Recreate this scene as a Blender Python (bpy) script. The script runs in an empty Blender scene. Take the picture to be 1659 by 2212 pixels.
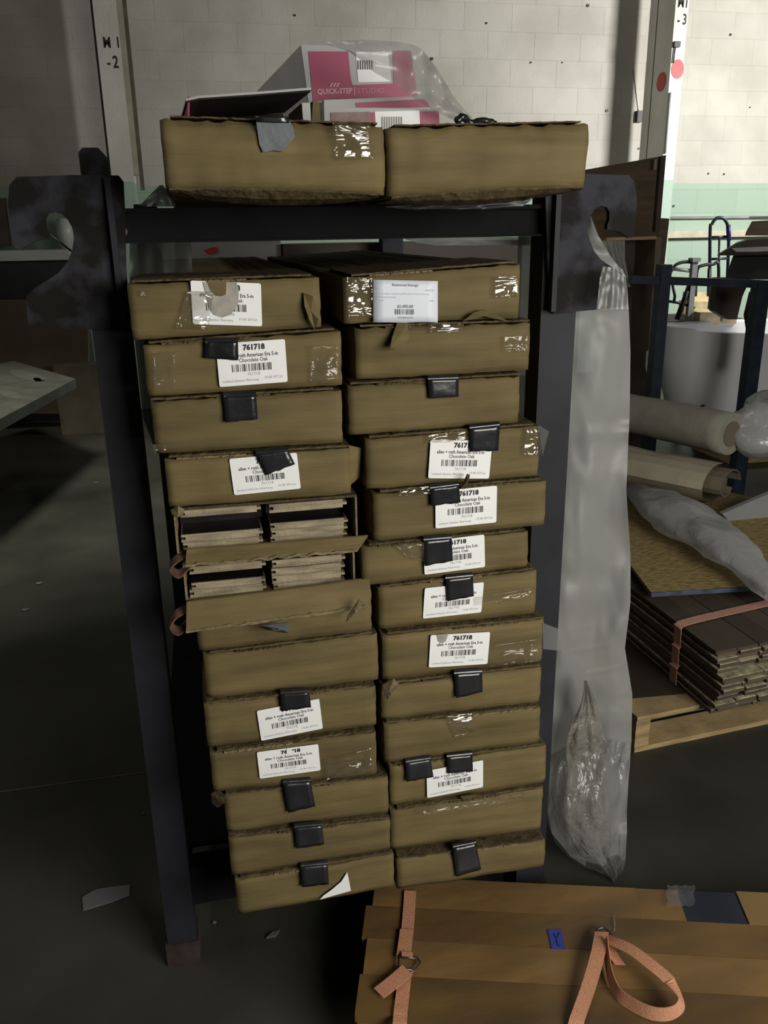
import bpy, bmesh, math, random
from mathutils import Vector, Matrix, noise
random.seed(7)
S = bpy.context.scene
COL = S.collection

# ---------------------------------------------------------------- camera
W_, H_, F_ = 1659.0, 2212.0, 1810.0
CX, CY = W_ / 2, H_ / 2
PT, RL, YW = math.radians(18.55), math.radians(-0.9), math.radians(11.8)
CAM = Vector((0, -1.18, 1.30))
FW = Vector((math.sin(YW) * math.cos(PT), math.cos(YW) * math.cos(PT), -math.sin(PT)))
RT = Vector((math.cos(YW), -math.sin(YW), 0))
UP = RT.cross(FW)
RR = RT * math.cos(RL) + UP * math.sin(RL)
UU = -RT * math.sin(RL) + UP * math.cos(RL)
cd = bpy.data.cameras.new('camera')
cam = bpy.data.objects.new('camera', cd)
COL.objects.link(cam)
cd.sensor_fit = 'VERTICAL'
cd.sensor_height = 32.0
cd.lens = 32.0 * F_ / H_
cd.clip_start = 0.02
m3 = Matrix((RR, UU, -FW)).transposed()
cam.matrix_world = Matrix.Translation(CAM) @ m3.to_4x4()
S.camera = cam

# ---------------------------------------------------------------- world, lamps, exposure
S.view_settings.view_transform = 'Standard'
S.view_settings.look = 'None'
S.view_settings.exposure = 0.0
S.view_settings.gamma = 1.0
S.view_settings.use_curve_mapping = False
w = bpy.data.worlds.new('World')
S.world = w
w.use_nodes = True
w.node_tree.nodes['Background'].inputs[0].default_value = (0.8, 0.85, 1.0, 1)
w.node_tree.nodes['Background'].inputs[1].default_value = 0.004


def area(name, loc, target, sx, sy, power, col):
    l = bpy.data.lights.new(name, 'AREA')
    l.shape = 'RECTANGLE'
    l.size, l.size_y, l.energy, l.color = sx, sy, power, col
    o = bpy.data.objects.new(name, l)
    COL.objects.link(o)
    o.location = loc
    d = Vector(target) - Vector(loc)
    o.rotation_euler = d.to_track_quat('-Z', 'Y').to_euler()
    return o


area('front_area_light', (1.5, -2.15, 1.45), (0.35, 0, 0.45), 1.5, 1.1, 72, (1.0, 0.96, 0.86))  # unseen area light behind the camera, aimed at the carton stacks
area('back_bay_lamp', (4.9, 2.6, 2.5), (5.2, 6.2, 1.9), 0.5, 0.5, 240, (1.0, 0.97, 0.92))
area('left_fill', (-2.2, 0.2, 3.9), (-.2, .6, 1.3), 1.2, 0.3, 16, (1.0, 0.95, 0.85))  # added fill, brightens left sides and tops, mainly the printed carton
sl = bpy.data.lights.new('left_floor_spot', 'SPOT')       # added spot, its cone edge sets the light boundary on the left floor
sl.energy, sl.spot_size, sl.spot_blend, sl.shadow_soft_size, sl.color = 850, math.radians(32), .25, .45, (1, .97, .85)
so = bpy.data.objects.new('left_floor_spot', sl)
COL.objects.link(so)
so.location = (-1.0, .8, 4.5)
so.rotation_euler = (Vector((-1.15, 3.2, 0)) - Vector(so.location)).to_track_quat('-Z', 'Y').to_euler()


# ---------------------------------------------------------------- pixel to place
def ray(x, y):
    return FW + RR * ((x - CX) / F_) - UU * ((y - CY) / F_)


def PY(x, y, Y):
    d = ray(x, y)
    return CAM + d * ((Y - CAM.y) / d.y)


def PZ(x, y, Z):
    d = ray(x, y)
    return CAM + d * ((Z - CAM.z) / d.z)


LEAN = 0.05


def PL(x, y):                       # front plane of the stack, leaning out a little at its foot
    d = ray(x, y)                   # Y = -LEAN*(1.25-z)
    t = (-LEAN * (1.25 - CAM.z) - CAM.y) / (d.y - LEAN * d.z)
    return CAM + d * t


# ---------------------------------------------------------------- materials
def lin(c):
    return tuple(((v / 255) / 12.92 if v / 255 <= .04045 else ((v / 255 + .055) / 1.055) ** 2.4) for v in c)


MATS = {}
TUNE = dict(cardboard=.52, torn_cardboard=.45, torn_paper_edge=.50, black_tape=.55, grey_tape=.75, blue_black_steel=.9, scuffed_steel=.6, dark_beam_steel=.4,
            dark_concrete=.45, blue_black_frame=.8, dusty_white_stone=.4, pale_recess=.33, wrapped=1, raw_oak_end=.60, chocolate_finish=.6, wrapped_brown_plank=.9, orange_webbing=.64, magenta_print=.9, white_carton_board=.75,
            grey_carton_board=1.2, label_wear=.8, ink=.6, grey_ink=.9, faint_ink=1.1, dark_inside=.5, reddish_torn_board=.5, dull_blue_sheet=.6, tan_sheet=.62)


def mat(name, col, rough=.6, metal=0., var=.12, scale=8., stretch=(1, 1, 1), bump=0., bscale=60., rnd=0., col2=None,
        contrast=None, alpha=1., trans=0., spec=.5, bstretch=(1, 1, 1), coat=0., subsurf=0.):
    if name in MATS:
        return MATS[name]
    k_ = TUNE.get(name, 1.)
    col = tuple(v * k_ for v in col)
    col2 = tuple(v * k_ for v in col2) if col2 else None
    m = bpy.data.materials.new(name)
    m.use_nodes = True
    nt = m.node_tree
    N, L = nt.nodes, nt.links
    b = N['Principled BSDF']
    b.inputs['Roughness'].default_value = rough
    b.inputs['Metallic'].default_value = metal
    b.inputs['Specular IOR Level'].default_value = spec
    b.inputs['Alpha'].default_value = alpha
    b.inputs['Transmission Weight'].default_value = trans
    b.inputs['Coat Weight'].default_value = coat
    tc = N.new('ShaderNodeTexCoord')
    mp = N.new('ShaderNodeMapping')
    mp.inputs['Scale'].default_value = stretch
    L.new(tc.outputs['Object'], mp.inputs[0])
    nz = N.new('ShaderNodeTexNoise')
    nz.inputs['Scale'].default_value = scale
    nz.inputs['Detail'].default_value = 6
    L.new(mp.outputs[0], nz.inputs['Vector'])
    cr = N.new('ShaderNodeValToRGB')
    c2 = col2 if col2 else tuple(v * (1 - var * 2) for v in col)
    lo, hi = contrast if contrast else (.3, .7)
    cr.color_ramp.elements[0].position = lo
    cr.color_ramp.elements[1].position = hi
    cr.color_ramp.elements[0].color = (*c2, 1)
    cr.color_ramp.elements[1].color = (*(tuple(min(1, v * (1 + var)) for v in col) if not col2 else col), 1)
    L.new(nz.outputs['Fac'], cr.inputs[0])
    out = cr.outputs[0]
    if rnd:
        oi = N.new('ShaderNodeObjectInfo')
        mr = N.new('ShaderNodeMapRange')
        mr.inputs['To Min'].default_value = 1 - rnd
        mr.inputs['To Max'].default_value = 1 + rnd
        L.new(oi.outputs['Random'], mr.inputs['Value'])
        hs = N.new('ShaderNodeHueSaturation')
        L.new(mr.outputs[0], hs.inputs['Value'])
        L.new(out, hs.inputs['Color'])
        out = hs.outputs[0]
        ad = N.new('ShaderNodeVectorMath')
        ad.operation = 'ADD'
        sc = N.new('ShaderNodeMath')
        sc.operation = 'MULTIPLY'
        sc.inputs[1].default_value = 37.
        L.new(oi.outputs['Random'], sc.inputs[0])
        L.new(mp.outputs[0], ad.inputs[0])
        L.new(sc.outputs[0], ad.inputs[1])
        L.new(ad.outputs[0], nz.inputs['Vector'])
    L.new(out, b.inputs['Base Color'])
    if bump:
        mp2 = N.new('ShaderNodeMapping')
        mp2.inputs['Scale'].default_value = bstretch
        L.new(tc.outputs['Object'], mp2.inputs[0])
        n2 = N.new('ShaderNodeTexNoise')
        n2.inputs['Scale'].default_value = bscale
        n2.inputs['Detail'].default_value = 4
        L.new(mp2.outputs[0], n2.inputs['Vector'])
        bp = N.new('ShaderNodeBump')
        bp.inputs['Strength'].default_value = bump
        bp.inputs['Distance'].default_value = .004
        L.new(n2.outputs['Fac'], bp.inputs['Height'])
        L.new(bp.outputs[0], b.inputs['Normal'])
    MATS[name] = m
    return m


CARD = mat('cardboard', (.27, .203, .086), .75, var=.15, scale=5, stretch=(1, 1, 9), bump=.25, bscale=90, rnd=.10, bstretch=(.3, 1, 3), spec=.3)
CARDD = mat('torn_cardboard', (.20, .148, .072), .85, var=.25, scale=60, bump=.6, bscale=150, rnd=.15, spec=.2)
CARDL = mat('torn_paper_edge', (.40, .31, .18), .85, var=.2, scale=60, bump=.6, bscale=150, spec=.2)
TAPE = mat('black_tape', (.034, .035, .042), .22, var=.2, scale=20, bump=.25, bscale=30, rnd=.2, spec=.6)
TAPEG = mat('grey_tape', (.17, .19, .22), .3, var=.25, scale=14, bump=.3, bscale=30)
PAPER = mat('label_paper', (.83, .845, .86), .5, var=.03, scale=20)
PAPERB = mat('tag_paper', (.66, .70, .80), .5, var=.03, scale=20)
INK = mat('ink', (.03, .03, .035), .6)
INKG = mat('grey_ink', (.33, .34, .36), .6)
INKF = mat('faint_ink', (.50, .51, .58), .6)
STAIN = mat('label_wear', (.42, .40, .36), .6, var=.15, scale=60)
STEEL = mat('blue_black_steel', (.024, .026, .037), .65, spec=.3, var=.2, scale=9, col2=(.012, .013, .018), bump=.15, bscale=25, contrast=(.35, .75))
STEELH = mat('scuffed_steel', (.050, .050, .066), .8, spec=.25, col2=(.010, .008, .007), scale=17, contrast=(.46, .60), bump=.3, bscale=22)
BEAM = mat('dark_beam_steel', (.016, .017, .020), .85, spec=.15, var=.3, scale=6, bump=.1)
FLOORM = mat('dark_concrete', (.105, .105, .084), .5, var=.25, scale=2.2, bump=.1, bscale=30, spec=.3)
OAKRAW = mat('raw_oak_end', (.50, .42, .28), .8, var=.25, scale=40, stretch=(.5, 1, 3), rnd=.12, bump=.3, bscale=200)
OAKDARK = mat('chocolate_finish', (.020, .015, .016), .35, var=.3, scale=20, rnd=.2)
PLANK = mat('wrapped_brown_plank', (.25, .145, .05), .34, col2=(.11, .068, .034), scale=3.5, stretch=(1, 3, 1), rnd=.22, bump=.25, bscale=14, bstretch=(1, 3, 1), coat=.2, contrast=(.3, .7))
WEB = mat('orange_webbing', (.88, .42, .25), .55, var=.08, scale=300, bump=.4, bscale=500)
WEBP = mat('dusty_pink_webbing', (.60, .32, .25), .6, var=.12, scale=200, bump=.3, bscale=400)
METAL = mat('grey_wire', (.16, .15, .14), .4, metal=.8, var=.2)
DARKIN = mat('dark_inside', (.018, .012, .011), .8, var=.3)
MAG = mat('magenta_print', (.33, .022, .09), .45, var=.05, scale=10)
CWHITE = mat('white_carton_board', (.50, .50, .51), .5, var=.05, scale=10)
CGREY = mat('grey_carton_board', (.62, .62, .64), .6, var=.08, scale=10)
WHITEP = mat('white_acrylic', (.74, .75, .80), .25, var=.02, scale=4, coat=.3)
OSB = mat('osb_flakes', (.42, .32, .13), .75, col2=(.24, .17, .065), scale=38, stretch=(1, 2.5, 1), contrast=(.38, .62), bump=.5, bscale=60)
BLUEP = mat('blue_edge_paint', (.055, .075, .12), .7, var=.3, scale=30)
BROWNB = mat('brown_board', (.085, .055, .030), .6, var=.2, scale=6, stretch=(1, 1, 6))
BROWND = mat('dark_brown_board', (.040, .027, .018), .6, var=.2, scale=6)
WEATH = mat('weathered_plank', (.085, .064, .044), .7, var=.10, scale=4, rnd=.35, stretch=(1, 1, 1), bump=.3)
WEATHE = mat('weathered_tongue_edge', (.40, .36, .25), .75, var=.3, scale=40, rnd=.15)
PALW = mat('pallet_wood', (.36, .26, .13), .75, var=.2, scale=10, stretch=(1, 1, 6), rnd=.15, bump=.3)
PINE = mat('pale_lumber', (.72, .60, .36), .7, var=.15, scale=20, rnd=.15)
CREAM = mat('cream_backing', (.40, .36, .27), .9, var=.04, scale=10, bump=.2, bscale=60)
CARPET = mat('grey_carpet_pile', (.30, .29, .245), 1., var=.06, scale=20, bump=.5, bscale=260)
KRAFT = mat('kraft_underlay', (.17, .145, .10), .9, var=.06, scale=6, bump=.1)
SLATE = mat('grey_steel_door', (.30, .32, .31), .6, var=.1)
BLACKM = mat('black_steel', (.016, .018, .018), .5, var=.2)
BLUEM = mat('blue_black_frame', (.020, .028, .050), .4, var=.25, scale=12)
WHITEW = mat('white_laminate', (.42, .44, .42), .4, var=.06)
MARB = mat('dusty_white_stone', (.26, .265, .22), .45, var=.15, scale=8)
GREYC = mat('grey_masonite', (.10, .105, .09), .7, var=.15)
REDP = mat('red_paint', (.50, .035, .035), .5, var=.1)
COLW = mat('column_paint', (.72, .70, .66), .5, var=.10, scale=4)


def film_mat(name, col, opac, rough=.25, bump=.5, bscale=14, stretch=(1, 1, .35), gloss=.25):
    m = bpy.data.materials.new(name)
    m.use_nodes = True
    nt = m.node_tree
    N, L = nt.nodes, nt.links
    for n in list(N):
        if n.type != 'OUTPUT_MATERIAL':
            N.remove(n)
    out = [n for n in N if n.type == 'OUTPUT_MATERIAL'][0]
    tc = N.new('ShaderNodeTexCoord')
    mp = N.new('ShaderNodeMapping')
    mp.inputs['Scale'].default_value = stretch
    nz = N.new('ShaderNodeTexNoise')
    nz.inputs['Scale'].default_value = bscale
    nz.inputs['Detail'].default_value = 3
    nz.inputs['Distortion'].default_value = .6
    bp = N.new('ShaderNodeBump')
    bp.inputs['Strength'].default_value = bump
    bp.inputs['Distance'].default_value = .02
    L.new(tc.outputs['Object'], mp.inputs[0])
    L.new(mp.outputs[0], nz.inputs['Vector'])
    L.new(nz.outputs['Fac'], bp.inputs['Height'])
    df = N.new('ShaderNodeBsdfDiffuse')
    df.inputs[0].default_value = (*col, 1)
    tl = N.new('ShaderNodeBsdfTranslucent')
    tl.inputs[0].default_value = (*col, 1)
    tr = N.new('ShaderNodeBsdfTransparent')
    gl = N.new('ShaderNodeBsdfGlossy')
    gl.inputs['Roughness'].default_value = rough
    for n in (df, tl, gl):
        L.new(bp.outputs[0], n.inputs['Normal'])
    a = N.new('ShaderNodeMixShader')
    a.inputs[0].default_value = .55
    L.new(df.outputs[0], a.inputs[1])
    L.new(tl.outputs[0], a.inputs[2])
    b = N.new('ShaderNodeMixShader')
    mr = N.new('ShaderNodeMapRange')
    mr.inputs['From Min'].default_value = .3
    mr.inputs['From Max'].default_value = .7
    mr.inputs['To Min'].default_value = max(0, opac - .12)
    mr.inputs['To Max'].default_value = min(1, opac + .12)
    L.new(nz.outputs['Fac'], mr.inputs['Value'])
    L.new(mr.outputs[0], b.inputs[0])
    L.new(tr.outputs[0], b.inputs[1])
    L.new(a.outputs[0], b.inputs[2])
    c = N.new('ShaderNodeMixShader')
    c.inputs[0].default_value = gloss
    L.new(b.outputs[0], c.inputs[1])
    L.new(gl.outputs[0], c.inputs[2])
    L.new(c.outputs[0], out.inputs[0])
    return m


FILM = film_mat('milky_film', (.47, .48, .48), .88, .45, .25, 5, (1, 1, .2), .03)
FILMC = film_mat('clear_wrap', (.44, .45, .45), .50, .3, .5, 12, (1, 1, .5), .035)
FILMB = film_mat('white_film', (.74, .75, .78), .93, .25, .5, 12, (1, 1, 1), .06)
FILMT = film_mat('thin_wrap', (.45, .45, .46), .26, .15, .8, 10, (1, 1, .5), .06)
FILMG = film_mat('grey_film', (.09, .092, .092), .98, .4, .3, 6, (1, 1, .4), .04)
CTAPE = film_mat('clear_tape', (.4, .35, .24), .05, .05, .9, 13, (1, 1, 2.6), .08)
CTAPE2 = film_mat('dull_clear_tape', (.4, .35, .24), .05, .10, .8, 14, (1, 1, 2.0), .025)


# ---------------------------------------------------------------- mesh building
class MB:
    def __init__(s):
        s.v, s.f, s.sm = [], [], set()

    def add(s, vs, fs, smooth=False):
        o = len(s.v)
        s.v += [Vector(p) for p in vs]
        for f in fs:
            if smooth:
                s.sm.add(len(s.f))
            s.f.append(tuple(i + o for i in f))
        return s

    def hexa(s, c):                 # c: 4 front/bottom corners in ring order then 4 matching back corners
        return s.add(c, [(0, 1, 2, 3), (7, 6, 5, 4), (0, 4, 5, 1), (1, 5, 6, 2), (2, 6, 7, 3), (3, 7, 4, 0)])

    def box(s, x0, x1, y0, y1, z0, z1):
        return s.hexa([(x0, y0, z0), (x1, y0, z0), (x1, y0, z1), (x0, y0, z1), (x0, y1, z0), (x1, y1, z0), (x1, y1, z1), (x0, y1, z1)])

    def prism(s, pts, off):         # polygon pts (3D, ring), extruded by off
        n = len(pts)
        off = Vector(off)
        vs = [Vector(p) for p in pts] + [Vector(p) + off for p in pts]
        fs = [tuple(range(n)), tuple(reversed(range(n, 2 * n)))] + [(i, i + n, (i + 1) % n + n, (i + 1) % n) for i in range(n)]
        return s.add(vs, fs)

    def tube(s, path, r, n=10, cap=True):
        path = [Vector(p) for p in path]
        rs = r if isinstance(r, (list, tuple)) else [r] * len(path)
        rings, prev = [], None
        for i, p in enumerate(path):
            t = (path[min(i + 1, len(path) - 1)] - path[max(i - 1, 0)]).normalized()
            a = prev if prev is not None else (Vector((0, 0, 1)) if abs(t.z) < .9 else Vector((1, 0, 0)))
            a = (a - t * a.dot(t)).normalized()
            prev = a
            b = t.cross(a)
            rings.append([p + (a * math.cos(2 * math.pi * k / n) + b * math.sin(2 * math.pi * k / n)) * rs[i] for k in range(n)])
        vs = [q for rg in rings for q in rg]
        fs = [(i * n + k, i * n + (k + 1) % n, (i + 1) * n + (k + 1) % n, (i + 1) * n + k) for i in range(len(path) - 1) for k in range(n)]
        s.add(vs, fs, True)
        if cap:
            o = len(s.v) - len(vs)
            s.f.append(tuple(o + k for k in reversed(range(n))))
            s.f.append(tuple(o + (len(path) - 1) * n + k for k in range(n)))
        return s

    def grid(s, rows, thick=None):  # rows: list of rows of points
        m, n = len(rows), len(rows[0])
        if thick is None:
            return s.add([p for r in rows for p in r], [(i * n + j, i * n + j + 1, (i + 1) * n + j + 1, (i + 1) * n + j) for i in range(m - 1) for j in range(n - 1)], True)
        t = Vector(thick)
        A = [Vector(p) for r in rows for p in r]
        B = [p + t for p in A]
        K = m * n
        fs = [(i * n + j, i * n + j + 1, (i + 1) * n + j + 1, (i + 1) * n + j) for i in range(m - 1) for j in range(n - 1)]
        fs += [tuple(K + k for k in reversed(f)) for f in fs[:]]
        for i in range(m - 1):
            fs.append((i * n, (i + 1) * n, (i + 1) * n + K, i * n + K))
            fs.append((i * n + n - 1 + K, (i + 1) * n + n - 1 + K, (i + 1) * n + n - 1, i * n + n - 1))
        for j in range(n - 1):
            fs.append((j + K, j + 1 + K, j + 1, j))
            fs.append(((m - 1) * n + j, (m - 1) * n + j + 1, (m - 1) * n + j + 1 + K, (m - 1) * n + j + K))
        return s.add(A + B, fs)

    def build(s, name, material, parent=None, origin=None):
        o0 = Vector(origin) if origin is not None else (root_loc(parent) if parent else Vector((0, 0, 0)))
        me = bpy.data.meshes.new(name)
        me.from_pydata([tuple(p - o0) for p in s.v], [], s.f)
        if s.sm:
            me.polygons.foreach_set('use_smooth', [i in s.sm for i in range(len(s.f))])
        bm = bmesh.new()
        bm.from_mesh(me)
        bmesh.ops.recalc_face_normals(bm, faces=bm.faces)
        bm.to_mesh(me)
        bm.free()
        me.materials.append(material)
        o = bpy.data.objects.new(name, me)
        COL.objects.link(o)
        if parent:
            o.parent = parent
        else:
            o.location = o0
        return o


def root_loc(o):
    while o.parent:
        o = o.parent
    return o.location.copy()


def tag(o, label, cat, group=None, kind=None):
    if label:
        o['label'] = label
    if cat:
        o['category'] = cat
    if group:
        o['group'] = group
    if kind:
        o['kind'] = kind
    return o


def thing(name, loc, label, cat, group=None):
    o = bpy.data.objects.new(name, None)
    o.empty_display_size = .05
    COL.objects.link(o)
    o.location = loc
    return tag(o, label, cat, group)


def nz1(x, y=0., z=0.):
    return noise.noise(Vector((x, y, z)))


def bez(pts, n=24):                 # Catmull-Rom through points
    P = [Vector(p) for p in pts]
    P = [P[0] * 2 - P[1]] + P + [P[-1] * 2 - P[-2]]
    out = []
    seg = len(P) - 3
    for i in range(seg):
        for k in range(n):
            t = k / n
            a, b, c, d = P[i:i + 4]
            out.append(.5 * ((2 * b) + (c - a) * t + (2 * a - 5 * b + 4 * c - d) * t * t + (3 * b - a - 3 * c + d) * t ** 3))
    out.append(P[-2].copy())
    return out


def ribbon(mb, path, wv, th=.0012):  # wv: list of width vectors
    rows = []
    for i, p in enumerate(path):
        w_ = Vector(wv[i]) if isinstance(wv, list) else Vector(wv)
        rows.append([Vector(p) - w_ / 2, Vector(p) + w_ / 2])
    t = None
    A = [q for r in rows for q in r]
    K = len(A)
    n = len(rows)
    B = []
    for i, p in enumerate(path):
        tg = (Vector(path[min(i + 1, n - 1)]) - Vector(path[max(i - 1, 0)])).normalized()
        w_ = rows[i][1] - rows[i][0]
        nr = tg.cross(w_).normalized() * th
        B += [rows[i][0] + nr, rows[i][1] + nr]
    fs = []
    for i in range(n - 1):
        a, b, c, d = 2 * i, 2 * i + 1, 2 * i + 3, 2 * i + 2
        fs += [(a, b, c, d), (K + d, K + c, K + b, K + a), (a, d, K + d, K + a), (b, K + b, K + c, c)]
    fs += [(0, K, K + 1, 1), (2 * n - 2, 2 * n - 1, K + 2 * n - 1, K + 2 * n - 2)]
    mb.add(A + B, fs)
    return mb


TXT = {}


def text_mesh(s, size, bold=0., align='CENTER', font_shear=0.):
    k = (s, size, bold, align)
    if k in TXT:
        return TXT[k]
    c = bpy.data.curves.new('txt', 'FONT')
    c.body, c.size, c.align_x, c.resolution_u, c.offset = s, size, align, 2, bold
    c.shear = font_shear
    o = bpy.data.objects.new('txt', c)
    COL.objects.link(o)
    dg = bpy.context.evaluated_depsgraph_get()
    me = bpy.data.meshes.new_from_object(o.evaluated_get(dg))
    bpy.data.objects.remove(o)
    bpy.data.curves.remove(c)
    TXT[k] = me
    return me


def text_into(mb, s, size, pos, bold=0., align='CENTER', sx=1.):
    me = text_mesh(s, size, bold, align)
    mb.add([Vector((v.co.x * sx + pos[0], v.co.y + pos[1], pos[2] if len(pos) > 2 else 0)) for v in me.vertices], [tuple(p.vertices) for p in me.polygons])


def barcode(mb, x0, x1, y0, y1, n=44, seed=3, z=0):
    r = random.Random(seed)
    ws = [r.choice((1, 1, 2, 3)) for _ in range(n)]
    tot = sum(ws)
    x = x0
    for i, q in enumerate(ws):
        d = q / tot * (x1 - x0)
        if i % 2 == 0:
            mb.add([(x, y0, z), (x + d, y0, z), (x + d, y1, z), (x, y1, z)], [(0, 1, 2, 3)])
        x += d


# ---------------------------------------------------------------- room shell
def struct(name, mb, m, parent=None):
    o = mb.build(name, m, parent)
    if not parent:
        o['kind'] = 'structure'
    return o


WY = 6.2
GREEN_Z = 1.665


def wall_mat():
    m = bpy.data.materials.new('painted_block')
    m.use_nodes = True
    N, L = m.node_tree.nodes, m.node_tree.links
    b = N['Principled BSDF']
    b.inputs['Roughness'].default_value = .7
    g = N.new('ShaderNodeNewGeometry')
    sp = N.new('ShaderNodeSeparateXYZ')
    L.new(g.outputs['Position'], sp.inputs[0])
    mt = N.new('ShaderNodeMath')
    mt.operation = 'GREATER_THAN'
    mt.inputs[1].default_value = GREEN_Z
    L.new(sp.outputs['Z'], mt.inputs[0])
    nz = N.new('ShaderNodeTexNoise')
    nz.inputs['Scale'].default_value = 2.5
    nz.inputs['Detail'].default_value = 8
    L.new(g.outputs['Position'], nz.inputs['Vector'])
    cr = N.new('ShaderNodeValToRGB')
    cr.color_ramp.elements[0].color = (.40, .39, .345, 1)
    cr.color_ramp.elements[1].color = (.50, .485, .44, 1)
    cr.color_ramp.elements[0].position = .35
    cr.color_ramp.elements[1].position = .65
    L.new(nz.outputs['Fac'], cr.inputs[0])
    mx = N.new('ShaderNodeMix')
    mx.data_type = 'RGBA'
    mx.inputs[6].default_value = (.31, .41, .33, 1)
    L.new(mt.outputs[0], mx.inputs[0])
    L.new(cr.outputs[0], mx.inputs[7])
    oi = N.new('ShaderNodeObjectInfo')
    mr = N.new('ShaderNodeMapRange')
    mr.inputs['To Min'].default_value = .95
    mr.inputs['To Max'].default_value = 1.03
    L.new(oi.outputs['Random'], mr.inputs['Value'])
    hs = N.new('ShaderNodeHueSaturation')
    L.new(mr.outputs[0], hs.inputs['Value'])
    L.new(mx.outputs[2], hs.inputs['Color'])
    L.new(hs.outputs[0], b.inputs['Base Color'])
    n2 = N.new('ShaderNodeTexNoise')
    n2.inputs['Scale'].default_value = 50
    L.new(g.outputs['Position'], n2.inputs['Vector'])
    bp = N.new('ShaderNodeBump')
    bp.inputs['Strength'].default_value = .2
    bp.inputs['Distance'].default_value = .01
    L.new(n2.outputs['Fac'], bp.inputs['Height'])
    L.new(bp.outputs[0], b.inputs['Normal'])
    return m


WALLM = wall_mat()
struct('floor', MB().box(-5, 9, -6, WY, -.1, 0), FLOORM)
wall = struct('wall_back', MB().box(-5, 9, WY, WY + .2, 0, 5), WALLM)
struct('wall_left', MB().box(-5.2, -5, -6, WY, 0, 5), WALLM)
struct('wall_right', MB().box(9, 9.2, -6, WY, 0, 5), WALLM)
struct('wall_front', MB().box(-5, 9, -6.2, -6, 0, 5), WALLM)
struct('ceiling', MB().box(-5, 9, -6, WY, 5, 5.1), mat('dark_ceiling', (.10, .10, .10), .8))
# painted concrete blocks, each its own piece
bmesh0 = None
for r in range(14):
    z = .8 + r * .2032
    for c in range(20):
        x = -2.0 + c * .4064 + (.2032 if r % 2 else 0)
        if bmesh0 is None:
            mbk = MB()
            a, b_, d = .2032 - .0004, .1016 - .0004, .0018
            e = .0022
            mbk.add([(-a, 0, -b_), (a, 0, -b_), (a, 0, b_), (-a, 0, b_), (-a + e, -d, -b_ + e), (a - e, -d, -b_ + e), (a - e, -d, b_ - e), (-a + e, -d, b_ - e)],
                    [(4, 5, 6, 7), (0, 1, 5, 4), (1, 2, 6, 5), (2, 3, 7, 6), (3, 0, 4, 7), (3, 2, 1, 0)])
            o = mbk.build('block', WALLM, wall, origin=(0, 0, 0))
            bmesh0 = o
        else:
            o = bmesh0.copy()
            COL.objects.link(o)
        o.location = (x, WY, z + .1016)
# small scars and anchor holes in the wall
for (px, py, r_) in [(1270, 12, .012), (933, 127, .012), (1051, 50, .008), (637, 33, .008), (1147, 135, .008), (1215, 135, .006), (1311, 239, .012), (1578, 75, .010),
                     (1466, 190, .008), (1380, 321, .008), (1453, 332, .008), (1530, 375, .008), (1564, 376, .008), (1447, 413, .006), (1620, 232, .006), (1455, 445, .010)]:
    c = PY(px, py, WY - .008)
    mbk = MB().tube([c + Vector((0, .004, 0)), c + Vector((0, -.004, 0))], r_, 8)
    mbk.build('anchor_hole', BLACKM, wall)
# conduit and rail on the wall
cdt = PY(1430, 471, WY - .04)
mbk = MB().tube([(cdt.x, WY - .03, cdt.z), (7.5, WY - .03, cdt.z - .01)], .012, 8)
o = mbk.build('conduit', SLATE)
tag(o, 'thin pipe running along the green part of the wall, upper of two', 'pipe')
cdt = PY(1430, 507, WY - .05)
mbk = MB().box(cdt.x - .8, 7.5, WY - .08, WY - .01, cdt.z - .03, cdt.z + .03)
o = mbk.build('wall_rail', mat('cream_rail', (.50, .46, .36), .6))
tag(o, 'cream horizontal rail along the green wall below the thin pipe', 'rail')


# ---------------------------------------------------------------- painted steel columns
def column(px_l, px_r, py, front_y, depth, label, side):
    a, b = PY(px_l, py, front_y).x, PY(px_r, py, front_y).x
    xm = (a + b) / 2
    t = thing('steel_column', (xm, front_y + depth, 0), label, 'column')
    g = COLW2
    MB().box(a, b, front_y, front_y + .012, 0, 4.9).build('front_flange', g, t)
    MB().box(a, b, front_y + depth - .012, front_y + depth, 0, 4.9).build('rear_flange', g, t)
    MB().box(xm - .03, xm + .03, front_y + .012, front_y + depth - .012, 0, 4.9).build('web', g, t)
    return t, a, b


def colmat():
    m = WALLM.copy()
    m.name = 'painted_column'
    for n in m.node_tree.nodes:
        if n.type == 'VALTORGB':
            n.color_ramp.elements[0].color = (.55, .53, .48, 1)
            n.color_ramp.elements[1].color = (.70, .68, .63, 1)
        if n.type == 'MIX':
            n.inputs[6].default_value = (.34, .45, .38, 1)
    return m


COLW2 = colmat()
cl, ca, cb = column(212, 262, 120, 5.60, .28, 'white painted steel column stencilled M1 -2 behind the left post of the rack', 1)
cr_, cra, crb = column(1452, 1480, 100, 5.60, .28, 'white painted steel column with two red dots, right of the top cartons', -1)


def stencil(parent, lines, Y):
    mb = MB()
    for (s, px, py, hpx, ang) in lines:
        c = PY(px, py, Y)
        sz = (PY(px, py - hpx / 2, Y) - PY(px, py + hpx / 2, Y)).z * 1.38
        me = text_mesh(s, 1, .02)
        for_ = [Vector((v.co.x * sz * .72 + c.x, Y - .002, v.co.y * sz + c.z - sz * .36)) for v in me.vertices]
        mb.add(for_, [tuple(p.vertices) for p in me.polygons])
    mb.build('stencil_lettering', mat('black_stencil', (.015, .015, .015), .7), parent)


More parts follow.
